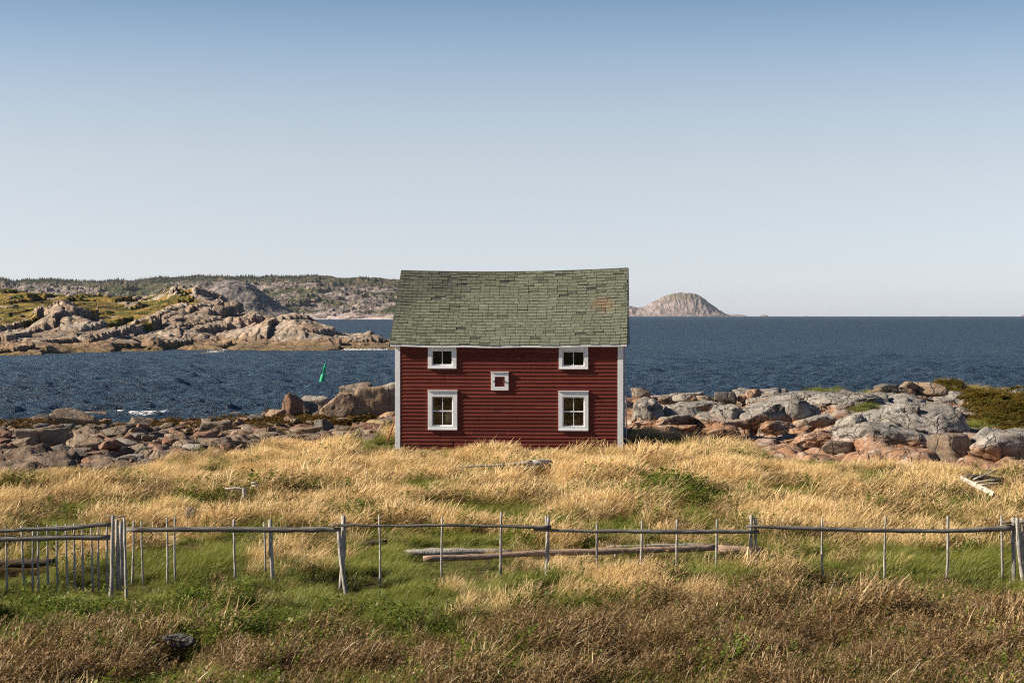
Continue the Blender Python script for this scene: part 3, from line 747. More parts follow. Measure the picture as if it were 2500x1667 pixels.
    for j in range(rows_):
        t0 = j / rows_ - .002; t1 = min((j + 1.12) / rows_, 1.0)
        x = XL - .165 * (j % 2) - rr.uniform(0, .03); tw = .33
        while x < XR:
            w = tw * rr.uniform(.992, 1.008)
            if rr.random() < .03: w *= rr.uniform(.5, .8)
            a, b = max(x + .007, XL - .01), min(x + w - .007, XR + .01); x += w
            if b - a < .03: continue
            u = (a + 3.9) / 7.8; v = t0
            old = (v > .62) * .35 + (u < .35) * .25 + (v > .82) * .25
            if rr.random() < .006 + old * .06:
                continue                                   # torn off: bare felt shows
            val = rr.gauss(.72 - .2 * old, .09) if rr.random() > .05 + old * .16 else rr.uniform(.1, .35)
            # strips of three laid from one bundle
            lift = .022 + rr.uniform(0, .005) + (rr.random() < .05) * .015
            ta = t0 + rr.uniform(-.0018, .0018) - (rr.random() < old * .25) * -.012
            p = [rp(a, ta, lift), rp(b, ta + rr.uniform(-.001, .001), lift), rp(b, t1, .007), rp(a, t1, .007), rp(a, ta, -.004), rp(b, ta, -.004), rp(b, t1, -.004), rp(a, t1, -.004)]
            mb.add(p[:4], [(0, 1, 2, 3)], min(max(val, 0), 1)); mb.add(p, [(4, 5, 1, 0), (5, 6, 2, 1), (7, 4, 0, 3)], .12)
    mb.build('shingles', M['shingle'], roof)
    # ridge cap, fascia and rake boards
    mb = MB(); xq = np.linspace(XL - .01, XR + .01, 14)
    mb.tube([(x, RY + .01, ridge_z(x) + .0) for x in xq], .028, 6); mb.build('ridge_cap', M['tar'], roof)
    mb = MB(); n = 20
    for i in range(n):
        xa = XL + (XR - XL) * i / n; xb = XL + (XR - XL) * (i + 1) / n
        pa, pb = rp(xa, 0), rp(xb, 0)
        vs = [pa + Vector((0, dy, dz)) for dy, dz in ((-.012, -.012), (.018, -.012), (.018, -.075), (-.012, -.075))] + [pb + Vector((0, dy, dz)) for dy, dz in ((-.012, -.012), (.018, -.012), (.018, -.075), (-.012, -.075))]
        mb.add(vs, [(0, 4, 5, 1), (1, 5, 6, 2), (2, 6, 7, 3), (3, 7, 4, 0)])
    mb.build('fascia', M['white'], roof)
    for x0, x1 in ((XR + .012, XR + .035), (XL - .035, XL - .012)):
        xm_ = (x0 + x1) / 2
        mb = MB(); pr = [rp(min(max(xm_, -3.9), 3.9), t) for t in np.linspace(0, 1, 8)]
        vs = []; 
        for q in pr: vs += [(x0, q.y, q.z + .015), (x1, q.y, q.z + .015), (x1, q.y, q.z - .10), (x0, q.y, q.z - .10)]
        q = (5.66, 3.40); vs += [(x0, q[0], q[1] + .02), (x1, q[0], q[1] + .02), (x1, q[0], q[1] - .08), (x0, q[0], q[1] - .08)]
        fs = []
        for i in range(8):
            for k in range(4): fs.append((i*4+k, i*4+(k+1) % 4, (i+1)*4+(k+1) % 4, (i+1)*4+k))
        mb.add(vs, fs); mb.build('rake_board', M['tar'], roof)
    return H
house()
# thin pipe standing at the shed's far corner, and a stick leaning on the near one
mb = MB(); a = gnd(1528, 1085); d = 61.0
mb.tube([pt(1529, 1090, d), pt(1529, 946, d)], .022, 8); o = mb.build('vent_pipe', M['white'], None, True)
mb2 = MB(); mb2.tube([pt(1528.5, 945, d), pt(1532, 942.5, d), pt(1535, 944, d)], .03, 8); mb2.build('pipe_cap', M['white'], o, True)
tag(o, 'thin white pipe standing beside the shaded side of the shed', 'pipe')
mb = MB(); mb.tube([pt(945, 1078, 61), pt(953, 1058, 61), pt(965, 1025, 61.1)], [.035, .03, .028], 7, .1, 3); o = mb.build('leaning_stick', M['rust'], None, True)
tag(o, 'rust brown stick leaning on the pale corner board of the shed', 'stick')

# ------------------------------------------------------------------ fences
def stick(mb, pts, d, wpx, seed=0, n=8, knots=.1, dd=None):
    """round pole through photo points at depth d; wpx = thickness in photo pixels"""
    rr = random.Random(seed); P = []
    dl = d if hasattr(d, '__len__') else [d] * len(pts)
    wl = wpx if hasattr(wpx, '__len__') else [wpx] * len(pts)
    Q = [pt(p[0], p[1], q) for p, q in zip(pts, dl)]
    out, rad = [], []
    for i in range(len(Q) - 1):
        L = (Q[i+1] - Q[i]).length; m = max(2, int(L / .16))
        for k in range(m + (i == len(Q) - 2)):
            f = k / m
            out.append(Q[i].lerp(Q[i+1], f) + Vector((rr.uniform(-1, 1), rr.uniform(-1, 1), rr.uniform(-1, 1))) * .004)
            w = wl[i] + (wl[i+1] - wl[i]) * f; rad.append(w * dl[i] / F / 2 * (1.06 + rr.uniform(-.16, .16)))
    mb.tube(out, rad, n, knots * .5, seed)
def fence_part(parent, name, pts, d, w, mat='wood', seed=0):
    if name == 'post' and parent: w = [q * 1.15 for q in w]
    mb = MB(); stick(mb, pts, d, w, seed); o = mb.build(name, M[mat], parent, True); return o

FD = 30.0
fl = empty('picket_fence', gnd(140, 1421)); tag(fl, 'weathered grey picket fence with two rails and close thin pickets by a shady hollow', 'fence')
fl.location = (0, 0, 0)
tops = [(-25 - 33 * k, 1286 + 2 * k, -22 - 33 * k) for k in range(9)] + [(15,1284,18),(52,1283,60),(81,1290,80),(93,1281,95),(116,1281,118),(139,1279,141),(160,1279,166),(181,1277,184),(201,1277,204),(223,1277,228),(240,1282,242),(261,1281,263)]
for i, (x0, y0, x1) in enumerate(tops):
    fence_part(fl, 'picket', [(x0, y0), ((x0 + x1) / 2 - 1, 1360), (x1, 1445)], 29.4, [4.5, 5.5, 5.5], 'wood', i)
fence_part(fl, 'rail', [(-330, 1312), (-150, 1304), (-40, 1298), (60, 1292), (150, 1289), (215, 1284), (240, 1280), (273, 1280)], 29.28, [10, 9, 9, 10, 10, 10, 11, 10], 'wood_rail', 40)
fence_part(fl, 'rail', [(-330, 1326), (-40, 1316), (80, 1314), (180, 1311), (272, 1312)], 29.28, [11, 11, 12, 12, 11], 'wood_rail', 41)
fence_part(fl, 'post', [(275, 1259), (275, 1350), (270, 1475)], 29.1, [7.5, 9, 10], 'wood', 42)

fm_ = empty('pole_fence', (0, 0, 0)); tag(fm_, 'long grey pole fence with a single sagging rail crossing the whole meadow', 'fence')
fence_part(fm_, 'post', [(304, 1263), (306, 1370), (309, 1477)], 28.9, [5, 6, 7], 'wood', 43)
fence_part(fm_, 'post', [(285, 1268), (288, 1350), (290, 1440)], 29.5, [7, 10, 12], 'wood', 44)
fence_part(fm_, 'post', [(296, 1272), (296, 1340), (298, 1425)], 29.7, [8, 10, 10], 'wood', 45)
for s_, q in enumerate([[(256, 1260), (275, 1257), (292, 1262), (306, 1263)], [(262, 1258), (285, 1262), (303, 1259)], [(282, 1262), (297, 1266), (308, 1264)]]):
    fence_part(fm_, 'binding', q, 29.3, [1.6] * len(q), 'wood', 50 + s_)
pk = [(326.5,1272,1425,5,323),(345,1272,1430,5,350),(407,1264,1428,5,409),(427,1261,1422,5,427),(571,1267,1415,6,575),(645,1274,1395,5,648),
      (926,1257,1440,5,928),(1080,1261,1432,5.5,1077),(1224,1251,1400,6,1222),(1457,1276,1390,5,1458),(1567,1272,1400,6,1565),(1653,1268,1405,6,1652),(1751,1268,1400,6,1748),
      (2007,1264,1420,5,2008),(2162,1260,1425,5,2160),(2314,1259,1422,6.5,2312),(2445,1257,1414,6,2448),(2598,1256,1418,6,2600),(2742,1259,1420,6,2739)]
for i, (x0, y0, y1, w, x1) in enumerate(pk):
    xm2 = (x0 + x1) / 2 + random.Random(i).uniform(-1.5, 1.5)
    fence_part(fm_, 'picket', [(x0, y0), (xm2, (y0 + y1) / 2), (x1, y1)], 30.12, [w - .8, w, w + .3], 'wood', 60 + i)
po = [([(660,1269),(661,1350),(667,1430)], [8,9,9]), ([(839,1259),(838,1350),(832,1440)], [10,10,8]), ([(826,1297),(833,1370),(849,1478)], [7,8,9]),
      ([(1338,1261),(1337,1330),(1334,1412)], [8,8.5,9]), ([(1333,1258),(1335,1300),(1340,1405)], [5,5,5]), ([(1834,1257),(1833,1330),(1828,1432)], [7,8,8.5]), ([(1844,1263),(1845,1340),(1846,1412)], [6.5,7,7.5]),
      ([(2475,1262),(2475,1340),(2476,1425)], [8,8,8]), ([(2483,1263),(2489,1350),(2503,1450)], [8,9,10]), ([(2471,1262),(2471,1330),(2473,1418)], [4,4,4]), ([(2495,1264),(2496,1340),(2498,1425)], [6,7,7]), ([(2896,1256),(2896,1340),(2899,1425)], [8,9,9])]
for i, (q, w) in enumerate(po):
    dd = 29.75 if q[-1][1] > 1445 else 30.0
    fence_part(fm_, 'post', q, dd, w, 'wood', 90 + i)
ra = [([(308,1293),(450,1292),(560,1292),(700,1293),(790,1292),(832,1293)], [10,12,13,12.5,12,11]),
      ([(803,1281),(845,1283),(870,1281),(900,1283),(1000,1283),(1100,1281),(1180,1284),(1225,1284),(1300,1286),(1346,1287)], [4,6,5,6,6.5,6.5,7,7,9,8]),
      ([(1303,1293),(1350,1294),(1450,1297),(1500,1296),(1650,1298),(1750,1297),(1852,1298)], [5,7,8,9.5,10,10,9]),
      ([(1822,1285),(1850,1285),(2010,1291),(2130,1294),(2300,1296),(2400,1292),(2478,1288)], [6,8,9.5,10.5,11,11.5,13]),
      ([(1822,1297),(1852,1297)], [8,8]), ([(2445,1274),(2472,1276)], [4,4]), ([(2445,1281),(2472,1282)], [3,3]), ([(2478,1274),(2640,1279),(2900,1276)], [8,9,10])]
for i, (q, w) in enumerate(ra):
    fence_part(fm_, 'rail', q, 29.93 if i != 1 else 29.9, w, 'wood_rail', 120 + i)
# short stub post and thin rusty stake in the grass
o = fence_part(None, 'fence_stub', [(672, 1085), (671, 1130)], 57.5, [4, 4.5], 'wood_dark', 7); tag(o, 'short dark fence stub standing alone in the gold grass behind the meadow', 'post')
o = fence_part(None, 'stake', [(1296, 1082), (1295, 1130)], 56.5, [2.4, 2.6], 'wood_dark', 8); tag(o, 'thin rusty stake in the grass before the shed wall', 'stake')
o = fence_part(None, 'white_stub', [(1503.5, 1343), (1503.5, 1362)], 32.5, [6, 6], 'wood_white', 9); tag(o, 'short white stub standing in front of the long fallen log', 'post')

# ------------------------------------------------------------------ logs, boards and driftwood
def log(name, pts, d, w, mat, lab, cat, seed, n=10, grp=None):
    mb = MB(); stick(mb, pts, d, w, seed, n, .16); o = mb.build(name, M[mat], None, True); tag(o, lab, cat, grp); return o
log('fallen_log', [(1034,1363),(1150,1360),(1300,1350),(1500,1345),(1650,1340),(1752,1336)], [31.5,31.7,31.9,32.2,32.4,32.6], [14,15,15,15,16,15], 'wood_warm', 'long reddish fallen log lying behind the pole fence', 'log', 1)
log('fallen_log', [(985,1349),(1120,1346),(1250,1348)], [33.,33.,33.1], [17,18,12], 'wood', 'grey split log lying behind the reddish log', 'log', 2)
log('fallen_log', [(1752,1341),(1800,1342),(1862,1345)], [32.8,32.8,32.8], [20,20,18], 'wood_warm', 'thick log butt by the twin posts at the end of the reddish log', 'log', 3)
log('fallen_log', [(1480,1336),(1640,1331),(1790,1330)], [33.6,33.7,33.8], [9,9,9], 'wood', 'thin grey pole lying behind the far half of the reddish log', 'log', 4)
log('timber', [(-30,1376),(60,1374),(136,1372)], 31.4, [22,22,18], 'wood_dark', 'dark square timber lying behind the picket fence', 'timber', 5, 5)
log('timber', [(870,1328),(910,1324),(945,1323)], 34., [9,12,14], 'wood_dark', 'short dark timber end in the grass behind the fence', 'timber', 6, 5)
# bleached stump with its trunk
D = 48.
S = empty('bleached_stump', (0, 0, 0)); tag(S, 'bleached grey driftwood stump with a long trunk in front of the shed', 'driftwood')
fence_part(S, 'trunk', [(1105,1140),(1180,1137),(1250,1133),(1300,1129)], D, [3, 5, 7, 11], 'wood', 1)
for i, q in enumerate([[(1298,1128),(1304,1140),(1306,1155)], [(1300,1128),(1325,1123),(1345,1126),(1352,1134)], [(1303,1130),(1318,1134),(1330,1142)], [(1296,1129),(1286,1138),(1281,1147)], [(1305,1127),(1335,1129),(1350,1143)]]):
    fence_part(S, 'root', q, D, [10, 7, 5, 3][:len(q)], 'wood_white' if i in (0, 3) else 'wood', 20 + i)
S2 = empty('driftwood_cross', (0, 0, 0)); tag(S2, 'T shaped white driftwood standing in gold grass', 'driftwood')
fence_part(S2, 'crossbar', [(550,1192),(575,1192),(608,1194)], 41., [2.5, 6, 3], 'wood_white', 3); fence_part(S2, 'stem', [(594,1193),(596,1204),(597,1215)], 41., [7, 8, 8], 'wood_white', 4)
log('driftwood_plank', [(613,1178),(630,1178.5)], 42.5, [5,5], 'wood_white', 'small white board scrap above the T shaped driftwood', 'board', 7)
log('driftwood_plank', [(615,1185.5),(634,1186)], 42., [3.5,3.5], 'wood_white', 'narrow white board scrap just under the first scrap', 'board', 8)
log('dead_branch', [(697,1124),(720,1130),(742,1137)], 53., [2.6,3,3], 'wood_white', 'pale dead branch lying beside the dark fence stub', 'branch', 9)
log('driftwood_log', [(290,1256),(320,1246),(345,1240)], 39., [8,14,8], 'wood', 'grey weathered driftwood piece behind the corner posts', 'driftwood', 10)
log('driftwood_log', [(742,1165),(757,1160),(772,1155)], 46., [4,6,5], 'wood', 'small grey driftwood knob in the gold grass', 'driftwood', 17)
o = boulder('white_stone', 452, 480, 1256, 16, 'light', 900, .3, 20, 4, .6, .1, .8, .04, d=37.4); tag(o, 'white pointed stone lying in the grass behind the pole fence', 'stone')
mbw = MB(); a_, b_ = pt(2345, 1164, 45.), pt(2425, 1203, 42.6); a_.z += .0
dv = (b_ - a_); sd = Vector((-.04, -.06, -.065)); th = Vector((0.02, .03, .03))
mbw.add([a_, b_, b_ + sd * 1.1, a_ + sd, a_ + th, b_ + th, b_ + sd * 1.1 + th, a_ + sd + th], [(0,1,2,3),(7,6,5,4),(0,4,5,1),(1,5,6,2),(2,6,7,3),(3,7,4,0)])
o = mbw.build('white_board', M['wood_white'], None, False, .01); tag(o, 'broad white weathered board sticking out of the grass below the ledge', 'board')
log('driftwood_branch', [(2376,1171),(2400,1160),(2434,1148)], 44.8, [5,4.5,3.5], 'wood', 'straight grey branch pointing up behind the white board', 'branch', 11)
log('driftwood_branch', [(2380,1178),(2410,1172),(2440,1171)], 44.4, [4,4,3], 'wood_white', 'upper curved pale branch beside the white board', 'branch', 12)
log('driftwood_branch', [(2388,1184),(2420,1180),(2450,1181)], 44.2, [4,4,3], 'wood_white', 'lower curved pale branch beside the white board', 'branch', 13)
log('timber', [(2358,1163),(2400,1166),(2455,1173)], 45.2, [13,14,15], 'wood_dark', 'dark timber beam under the pale branches', 'timber', 14, 6)
o = boulder('field_rock', 396, 480, 1572, 20, 'dark', 901, .1, 16, 5, .8, .1, .9, .09, d=23.1); tag(o, 'dark grey rock poking out of the brown weeds in the foreground'.replace(' in the foreground', ' near the road side'), 'rock')

# ------------------------------------------------------------------ spar buoy and gull
def buoy():
    d = 161.0
    b0 = pt(785, 941, d); b0.z = SEA + .25
    E = empty('spar_buoy', b0); E.rotation_euler = (0, R_(12), 0); E.scale = (1.1, 1.1, 1.12); tag(E, 'leaning green spar buoy floating in the bay', 'buoy')
    s = d / F
    def lathe(name, prof, mat='buoy'):
        mb = MB(); mb.tube([(0, 0, z) for z, r in prof], [r for z, r in prof], 16); return mb.build(name, M[mat], E, True)
    lathe('float', [(-.6, .12), (-.5, .2), (.0, .2), (.35, .19), (.6, .15), (.72, .09)])
    lathe('mast', [(.70, .085), (1.2, .08), (1.21, .1), (1.27, .1), (1.28, .075), (1.46, .07)])
    mb = MB()
    for k in range(7):
        a = math.pi * k / 6; mb.v
    mb.tube([(.17 * math.cos(math.pi * k / 6 - math.pi/2) + .1, 0, .55 + .17 * math.sin(math.pi * k / 6 - math.pi/2)) for k in range(7)], .022, 6); mb.build('lifting_eye', M['buoy'], E, True)
buoy()
d = 292.
g0 = pt(549, 861.5, d)
p, f = boulder_verts(55, 4, 6, 12, .1, .05)
o = mesh_np('skerry', p * np.array([2.9, 1.6, .30]), f, M['dark'], True); o.location = (pt(525, 866, d).x, d, SEA + .0); tag(o, 'low black skerry awash in the bay with a gull on it', 'rock')
G = empty('gull', (g0.x, d, SEA + .17)); tag(G, 'white gull standing on the low skerry', 'gull')
p, f = ico(3); q = p.copy(); x = q[:, 0]
q[:, 0] *= .27; q[:, 1] *= .10 * (1 - .35 * np.abs(x)); q[:, 2] = q[:, 2] * .11 * (1 - .3 * np.maximum(x, 0)) + .28 + .06 * x * -1
o = mesh_np('body', q, f, M['gull'], True, G)
h, f = ico(2); o = mesh_np('head', h * np.array([.085, .07, .075]) + np.array([-.24, 0, .45]), f, M['gull'], True, G)
mb = MB(); mb.tube([(-.2, 0, .34), (-.235, 0, .42)], [.07, .055], 8); mb.build('neck', M['gull'], G, True)
mb = MB(); mb.tube([(-.31, 0, .45), (-.38, 0, .435)], [.02, .006], 6); mb.build('beak', M['yellow'], G, True)
w_, f = ico(2)
for s in (-1, 1):
    mesh_np('wing', w_ * np.array([.24, .025, .075]) + np.array([.06, s * .085, .30]), f, M['gullgrey'], True, G)
    mb = MB(); mb.tube([(0, s * .03, .2), (0, s * .035, 0)], .012, 5); mb.build('leg', M['yellow'], G)

# ------------------------------------------------------------------ land across the bay
def polar(name, cols, ds, zf, mat, extra=None):
    D, P = np.meshgrid(ds, cols, indexing='ij'); Xw = (P - 1250) / F * D
    Z = zf(Xw, D, P)
    at = {}
    if extra: at = {k: a.ravel() for k, a in extra(Xw, D, P, Z).items()}
    o = mesh_np(name, np.stack([Xw, D, Z], -1).reshape(-1, 3), grid_faces(len(ds), len(cols)), mat, True, attrs=at); tag(o, kind='structure'); return o

PC = np.array([-500, 0, 60, 110, 150, 190, 240, 300, 360, 420, 480, 540, 600, 660, 700, 740, 800, 860, 920, 980, 1050.])
PD = np.array([255, 268, 275, 290, 308, 325, 340, 360, 380, 410, 440, 470, 520, 590.])
PZ = np.array([
 [-4]*21,
 [-2.6]*3+[-2.8]+[-3.4]*17,
 [-1.5,-1.5,-1.5,-1.7,-2.8]+[-3.4]*16,
 [-.5,-.5,-.5,-.8,-1.7,-2.4,-2.8]+[-3.2]*14,
 [.2,.2,.2,0,-.2,-.4,-.7,-1.3,-2.0,-2.6,-2.8,-2.8,-2.5,-2.4,-2.4,-2.4,-2.4,-2.4,-2.5,-2.6,-3],
 [.8,.8,1.2,1.4,1.5,1.3,.7,.1,-.3,-1.1,-1.3,-1.4,-.9,-.8,-.6,-.7,-1.0,-1.3,-1.4,-1.6,-2.2],
 [1.6,1.6,1.8,3.4,4.2,3.2,1.9,1.5,1.9,1.9,1.5,.3,1.2,2.5,3.1,3.0,1.5,.5,.1,-.3,-1],
 [3.4,3.4,3.4,4.9,5.6,4.3,2.8,2.9,3.6,4.2,3.9,3.4,2.9,3.1,3.2,2.4,.1,-1.5,-2.3,-3,-3],
 [5.2,5.2,5.2,5.6,5.8,5.2,4.6,4.4,4.6,5.2,5.1,4.7,4.4,3.8,1,-1.5,-3,-3,-3,-3,-3],
 [7.8,7.8,7.6,7.2,7.2,7.2,6.8,6.4,6.2,7.0,7.2,6.3,3.6,.8,-2,-3,-3,-3,-3,-3,-3],
 [10.1,9.9,9.6,8.8,8.6,8.6,8.3,7.8,7.6,9.4,9.8,7.4,1.6,-2,-3,-3,-3,-3,-3,-3,-3],
 [9,9,8.8,8.2,8,8,8,7.8,8,10.3,10.9,8,1,-3,-3,-3,-3,-3,-3,-3,-3],
 [5]*11+[4,-1]+[-3]*8,
 [-4]*21], float)
def island_z(x, y, p):
    b = bil(PZ, PC, PD, p, y)
    land = sstep(-3, -.5, b)
    wx = x + 2.5 * fbm(x / 9, y / 9, 61, 3); wy = y + 4 * fbm(x / 9, y / 9, 63, 3)
    f1, f2, cid, dx, dy = worley(wx / 8.5, wy / 15, 66); e = f2 - f1
    g1, g2, gid, gx, gy = worley(wx / 2.6 + 3, wy / 4.4, 68); ge = g2 - g1
    k1, k2, kid, kx, ky = worley(wx / 1.0 + 3, wy / 1.6, 69)
    grs = island_grass(x, y, p)
    up = (1 - .75 * grs)
    slab = np.clip(np.maximum(sstep(540, 600, p) * sstep(352, 338, y), sstep(380, 300, p) * sstep(336, 326, y)), 0, 1)
    up = up * (1 - .55 * slab)
    z = b + land * (((cid - .5) * 2.4 + .5 * np.minimum(e / .25, 1) + dx * (cid - .1) * 5.6) * (.35 + .65 * up) * .62
        + ((gid - .45) * 1.2 + .45 * np.minimum(ge / .35, 1) - .3 + gx * (gid - .2) * 1.6) * up * .5 + (kid - .5) * .2 * up + .28 * fbm(x / 5, y / 7, 71, 4) * up)
    return z
def island_grass(x, y, p):
    n = fbm(x / 9, y / 14, 81, 4)
    zone = sstep(540, 430, p) * sstep(330, 345, y + .0 * x)
    ridge = np.exp(-((p - 460) / 70) ** 2) * sstep(420, 440, y)
    kn = np.exp(-((p - 150) / 38) ** 2) * sstep(375, 362, y)
    return np.clip(sstep(-.25, .05, n + .36 - ridge * .9 - kn * 1.6 - sstep(300, 420, p) * sstep(395, 375, y) * 1.2) * zone, 0, 1)
t = NT('island_rock_and_heath'); v = t.coord('pos')
n1 = t.noise(v, .16, 6, .65); n2 = t.noise(v, .9, 6, .7)
z = t.sep(v)[2]; zz = t.math('ADD', z, t.math('MULTIPLY', t.math('SUBTRACT', n1, .5), 4.0))
rock = t.mix(t.ramp(n1, [(.4, 0.), (.6, 1.)]), (.50, .355, .25), (.52, .44, .36))
rock = t.mix(t.ramp(zz, [(.0, 1.), (.03, 0.)]), rock, (.42, .275, .17))
rock = t.mix(t.ramp(t.math('MULTIPLY', t.math('ADD', zz, 2.2), .25), [(.12, 1.), (.45, 0.)]), rock, t.mix(n2, (.16, .105, .045), (.36, .25, .10)))
rock = t.mix(t.ramp(n2, [(.4, .7), (.6, 0.)]), rock, (.10, .085, .07))
w = t.scale(v, (1, .6, 1.6)); ck = t.ramp(t.vor(w, .20, 'DISTANCE_TO_EDGE'), [(0., 1.), (.035, 0.)]); rock = t.mix(t.math('MULTIPLY', ck, .7), rock, (.05, .045, .04))
rock = t.mix(t.math('MULTIPLY', t.ramp(t.noise(v, .055, 4, .6), [(.48, 0.), (.6, 1.)]), .5), rock, (.15, .115, .085))
gr = t.mix(t.ramp(t.noise(v, .22, 5, .7), [(.42, 0.), (.56, 1.)]), (.06, .075, .018), (.30, .20, .055))
gr = t.mix(t.ramp(t.noise(v, .12, 4, .7), [(.52, 0.), (.6, 1.)]), gr, (.06, .045, .02))
c = t.mix(t.ramp(t.math('ADD', t.attr('grass'), t.math('MULTIPLY', t.math('SUBTRACT', n2, .5), .5)), [(.42, 0.), (.55, 1.)]), rock, gr)
t.bsdf(c, .92, t.bump(n2, .9, .6), .1); M['island'] = t.m
cols = np.concatenate([np.arange(-700, -120, 8), np.arange(-120, 1060, 1.7)])
ds = np.concatenate([np.arange(255, 395, .55), np.arange(395, 590, 1.0)])
polar('headland', cols, ds, island_z, M['island'], lambda x, y, p, z: {'grass': island_grass(x, y, p)})

SK = np.array([(-700,690),(-300,686),(0,682),(33,686),(60,684),(110,682),(160,684),(200,686),(250,687),(290,685),(340,683),(400,678),(480,675),(520,675),(570,678),(650,675),(700,675),(780,672),(845,677),(880,675),(920,678),(960,682),(1000,690),(1050,705),(1100,730),(1150,772),(1170,800)], float)
FDs = np.array([2040, 2120, 2200, 2350, 2550, 2800, 3050, 3300, 3500, 4200.])
FK = np.array([-.1, -.01, .07, .17, .30, .48, .74, 1.0, .96, .3])
def far_z(x, y, p):
    crest = CAMZ + (LVL - np.interp(p, SK[:, 0], SK[:, 1])) * 3300 / F
    k = np.interp(y + 60 * fbm(x / 160, y / 500, 301, 3), FDs, FK)
    b = -3.2 + k * (crest + 3.2)
    land = sstep(0, 8, b)
    amp = land * (1 - .6 * sstep(3100, 3300, y))
    f1, f2, cid, dx, dy = worley((x + 20 * fbm(x / 60, y / 60, 201)) / 70, (y + 40 * fbm(x / 60, y / 60, 203)) / 120, 205)
    g1, g2, gid, gx, gy = worley(x / 22 + 2 * fbm(x / 60, y / 60, 201), y / 40, 206)
    return b + amp * ((cid - .5) * 9 + dx * (cid - .2) * 10 + (gid - .5) * 4 + gx * gid * 4.5 + 2.5 * np.minimum((g2 - g1) / .4, 1)) * .8 + amp * 4 * fbm(x / 30, y / 60, 208, 4) - (y ** 2) / (2 * ER)
t = NT('far_barrens'); v = t.coord('pos')
n1 = t.noise(t.scale(v, (1, .45, 1.5)), .010, 7, .68); n2 = t.noise(t.scale(v, (1, .4, 1.5)), .06, 6, .75); n3 = t.noise(t.scale(v, (.7, .4, 1)), .004, 4, .6)
zf = t.sep(v)[2]
c = t.mix(t.ramp(n2, [(.44, 0.), (.56, 1.)]), (.11, .095, .085), (.31, .26, .235))
c = t.mix(t.ramp(n1, [(.50, 0.), (.56, 1.)]), c, t.mix(t.ramp(n2, [(.4, 0.), (.6, 1.)]), (.035, .05, .03), (.12, .11, .055)))
c = t.mix(t.ramp(t.math('ADD', t.math('MULTIPLY', zf, .01), t.math('MULTIPLY', t.math('SUBTRACT', n3, .5), .6)), [(.45, 0.), (.58, 1.)]), c, t.mix(t.ramp(n2, [(.45, 0.), (.6, 1.)]), (.045, .055, .035), (.16, .12, .08)))
c = t.mix(t.ramp(t.math('MULTIPLY', t.math('ADD', zf, 2.0), .1), [(.2, 1.), (1., 0.)]), c, t.mix(t.ramp(n2, [(.42, 0.), (.5, 1.)]), (.15, .12, .10), (.56, .46, .43)))
t.bsdf(c, .95, t.bump(n2, .9, 8.), .05); M['barrens'] = t.m
polar('far_coast', np.concatenate([np.arange(-1500, -60, 20), np.arange(-60, 1180, 1.8)]), np.concatenate([np.arange(2040, 2500, 6), np.arange(2500, 4250, 11)]), far_z, M['barrens'])
# the smooth dark hill in front of it
DOM = np.array([(440,790),(470,752),(490,726),(505,712),(520,702),(531,690),(545,686),(560,684),(580,687),(601,691),(620,699),(635,710),(650,722),(668,736),(685,746),(701,754),(717,762),(734,769),(750,775),(765,780),(790,790)], float)
def dome_z(x, y, p):
    top = CAMZ + (LVL - np.interp(p, DOM[:, 0], DOM[:, 1])) * 1650 / F
    u = (y - 1650) / 170.
    k = np.where(u < 0, np.clip(1 - np.abs(u) ** 2.2, 0, 1), np.clip(1 - np.abs(u) ** 2, 0, 1))
    z = -4 + (top + 4) * k
    f1, f2, cid, dx, dy = worley(x / 11 + fbm(x / 20, y / 20, 5), y / 24, 401)
    return z + ((cid - .5) * 1.6 + 1.8 * fbm(x / 14, y / 30, 402, 5)) * sstep(-4, 8, z) * .8
t = NT('hill_rock'); v = t.coord('pos'); n2 = t.noise(t.scale(v, (1, .5, 1)), .18, 6, .7)
c = t.mix(t.ramp(n2, [(.42, 0.), (.6, 1.)]), (.10, .09, .085), (.28, .25, .24)); t.bsdf(c, .95, t.bump(n2, .8, 3.), .05); M['hillrock'] = t.m
polar('hill', np.arange(440, 790, 1.4), np.arange(1480, 1820, 4.), dome_z, M['hillrock'])
# the domed island on the horizon and its low neighbours
def islet(name, prof, dd, half, mat, amp, seed, step=.5):
    pr = np.array(prof, float)
    def zf(x, y, p):
        top = CAMZ + (LVL - np.interp(p, pr[:, 0], pr[:, 1])) * dd / F
        u = (y - dd) / half
        k = np.clip(1 - np.abs(u) ** 2.0, 0, 1)
        z = -14 + (top + 14) * k
        w = sstep(-8, 15, z)
        return z + w * amp * (fbm(x / 16 + .5 * fbm(x / 30, y / 30, seed), y / 70, seed, 5) * 1.0 + .6 * (worley(x / 22, y / 60, seed + 4)[2] - .5))
    o = polar(name, np.arange(pr[0, 0], pr[-1, 0], step), dd + np.linspace(-half, half, 60), zf, mat); return o
t = NT('pink_island_rock'); v = t.coord('pos'); n2 = t.noise(t.scale(v, (1., .35, .8)), .05, 6, .7); z = t.sep(v)[2]
c = t.mix(t.ramp(n2, [(.42, 0.), (.58, 1.)]), (.17, .14, .132), (.36, .29, .275))
c = t.mix(t.ramp(t.math('ADD', t.math('MULTIPLY', z, .01), t.math('MULTIPLY', t.math('SUBTRACT', t.noise(v, .02, 4), .5), .5)), [(.55, 0.), (.85, 1.)]), c, (.19, .165, .12))
t.bsdf(c, .95, t.bump(n2, .8, 7.), .05); M['pink'] = t.m
islet('far_island', [(1505,772),(1520,752),(1534,747),(1545,748),(1555,751),(1570,750),(1581,744),(1593,737),(1606,731),(1616,726),(1627,722),(1638,718),(1649,716),(1665,715),(1683,715),(1695,717),(1704,721),(1713,725),(1721,731),(1738,744),(1755,756),(1772,767),(1783,771),(1792,778)], 8500, 260, M['pink'], 3.2, 501)
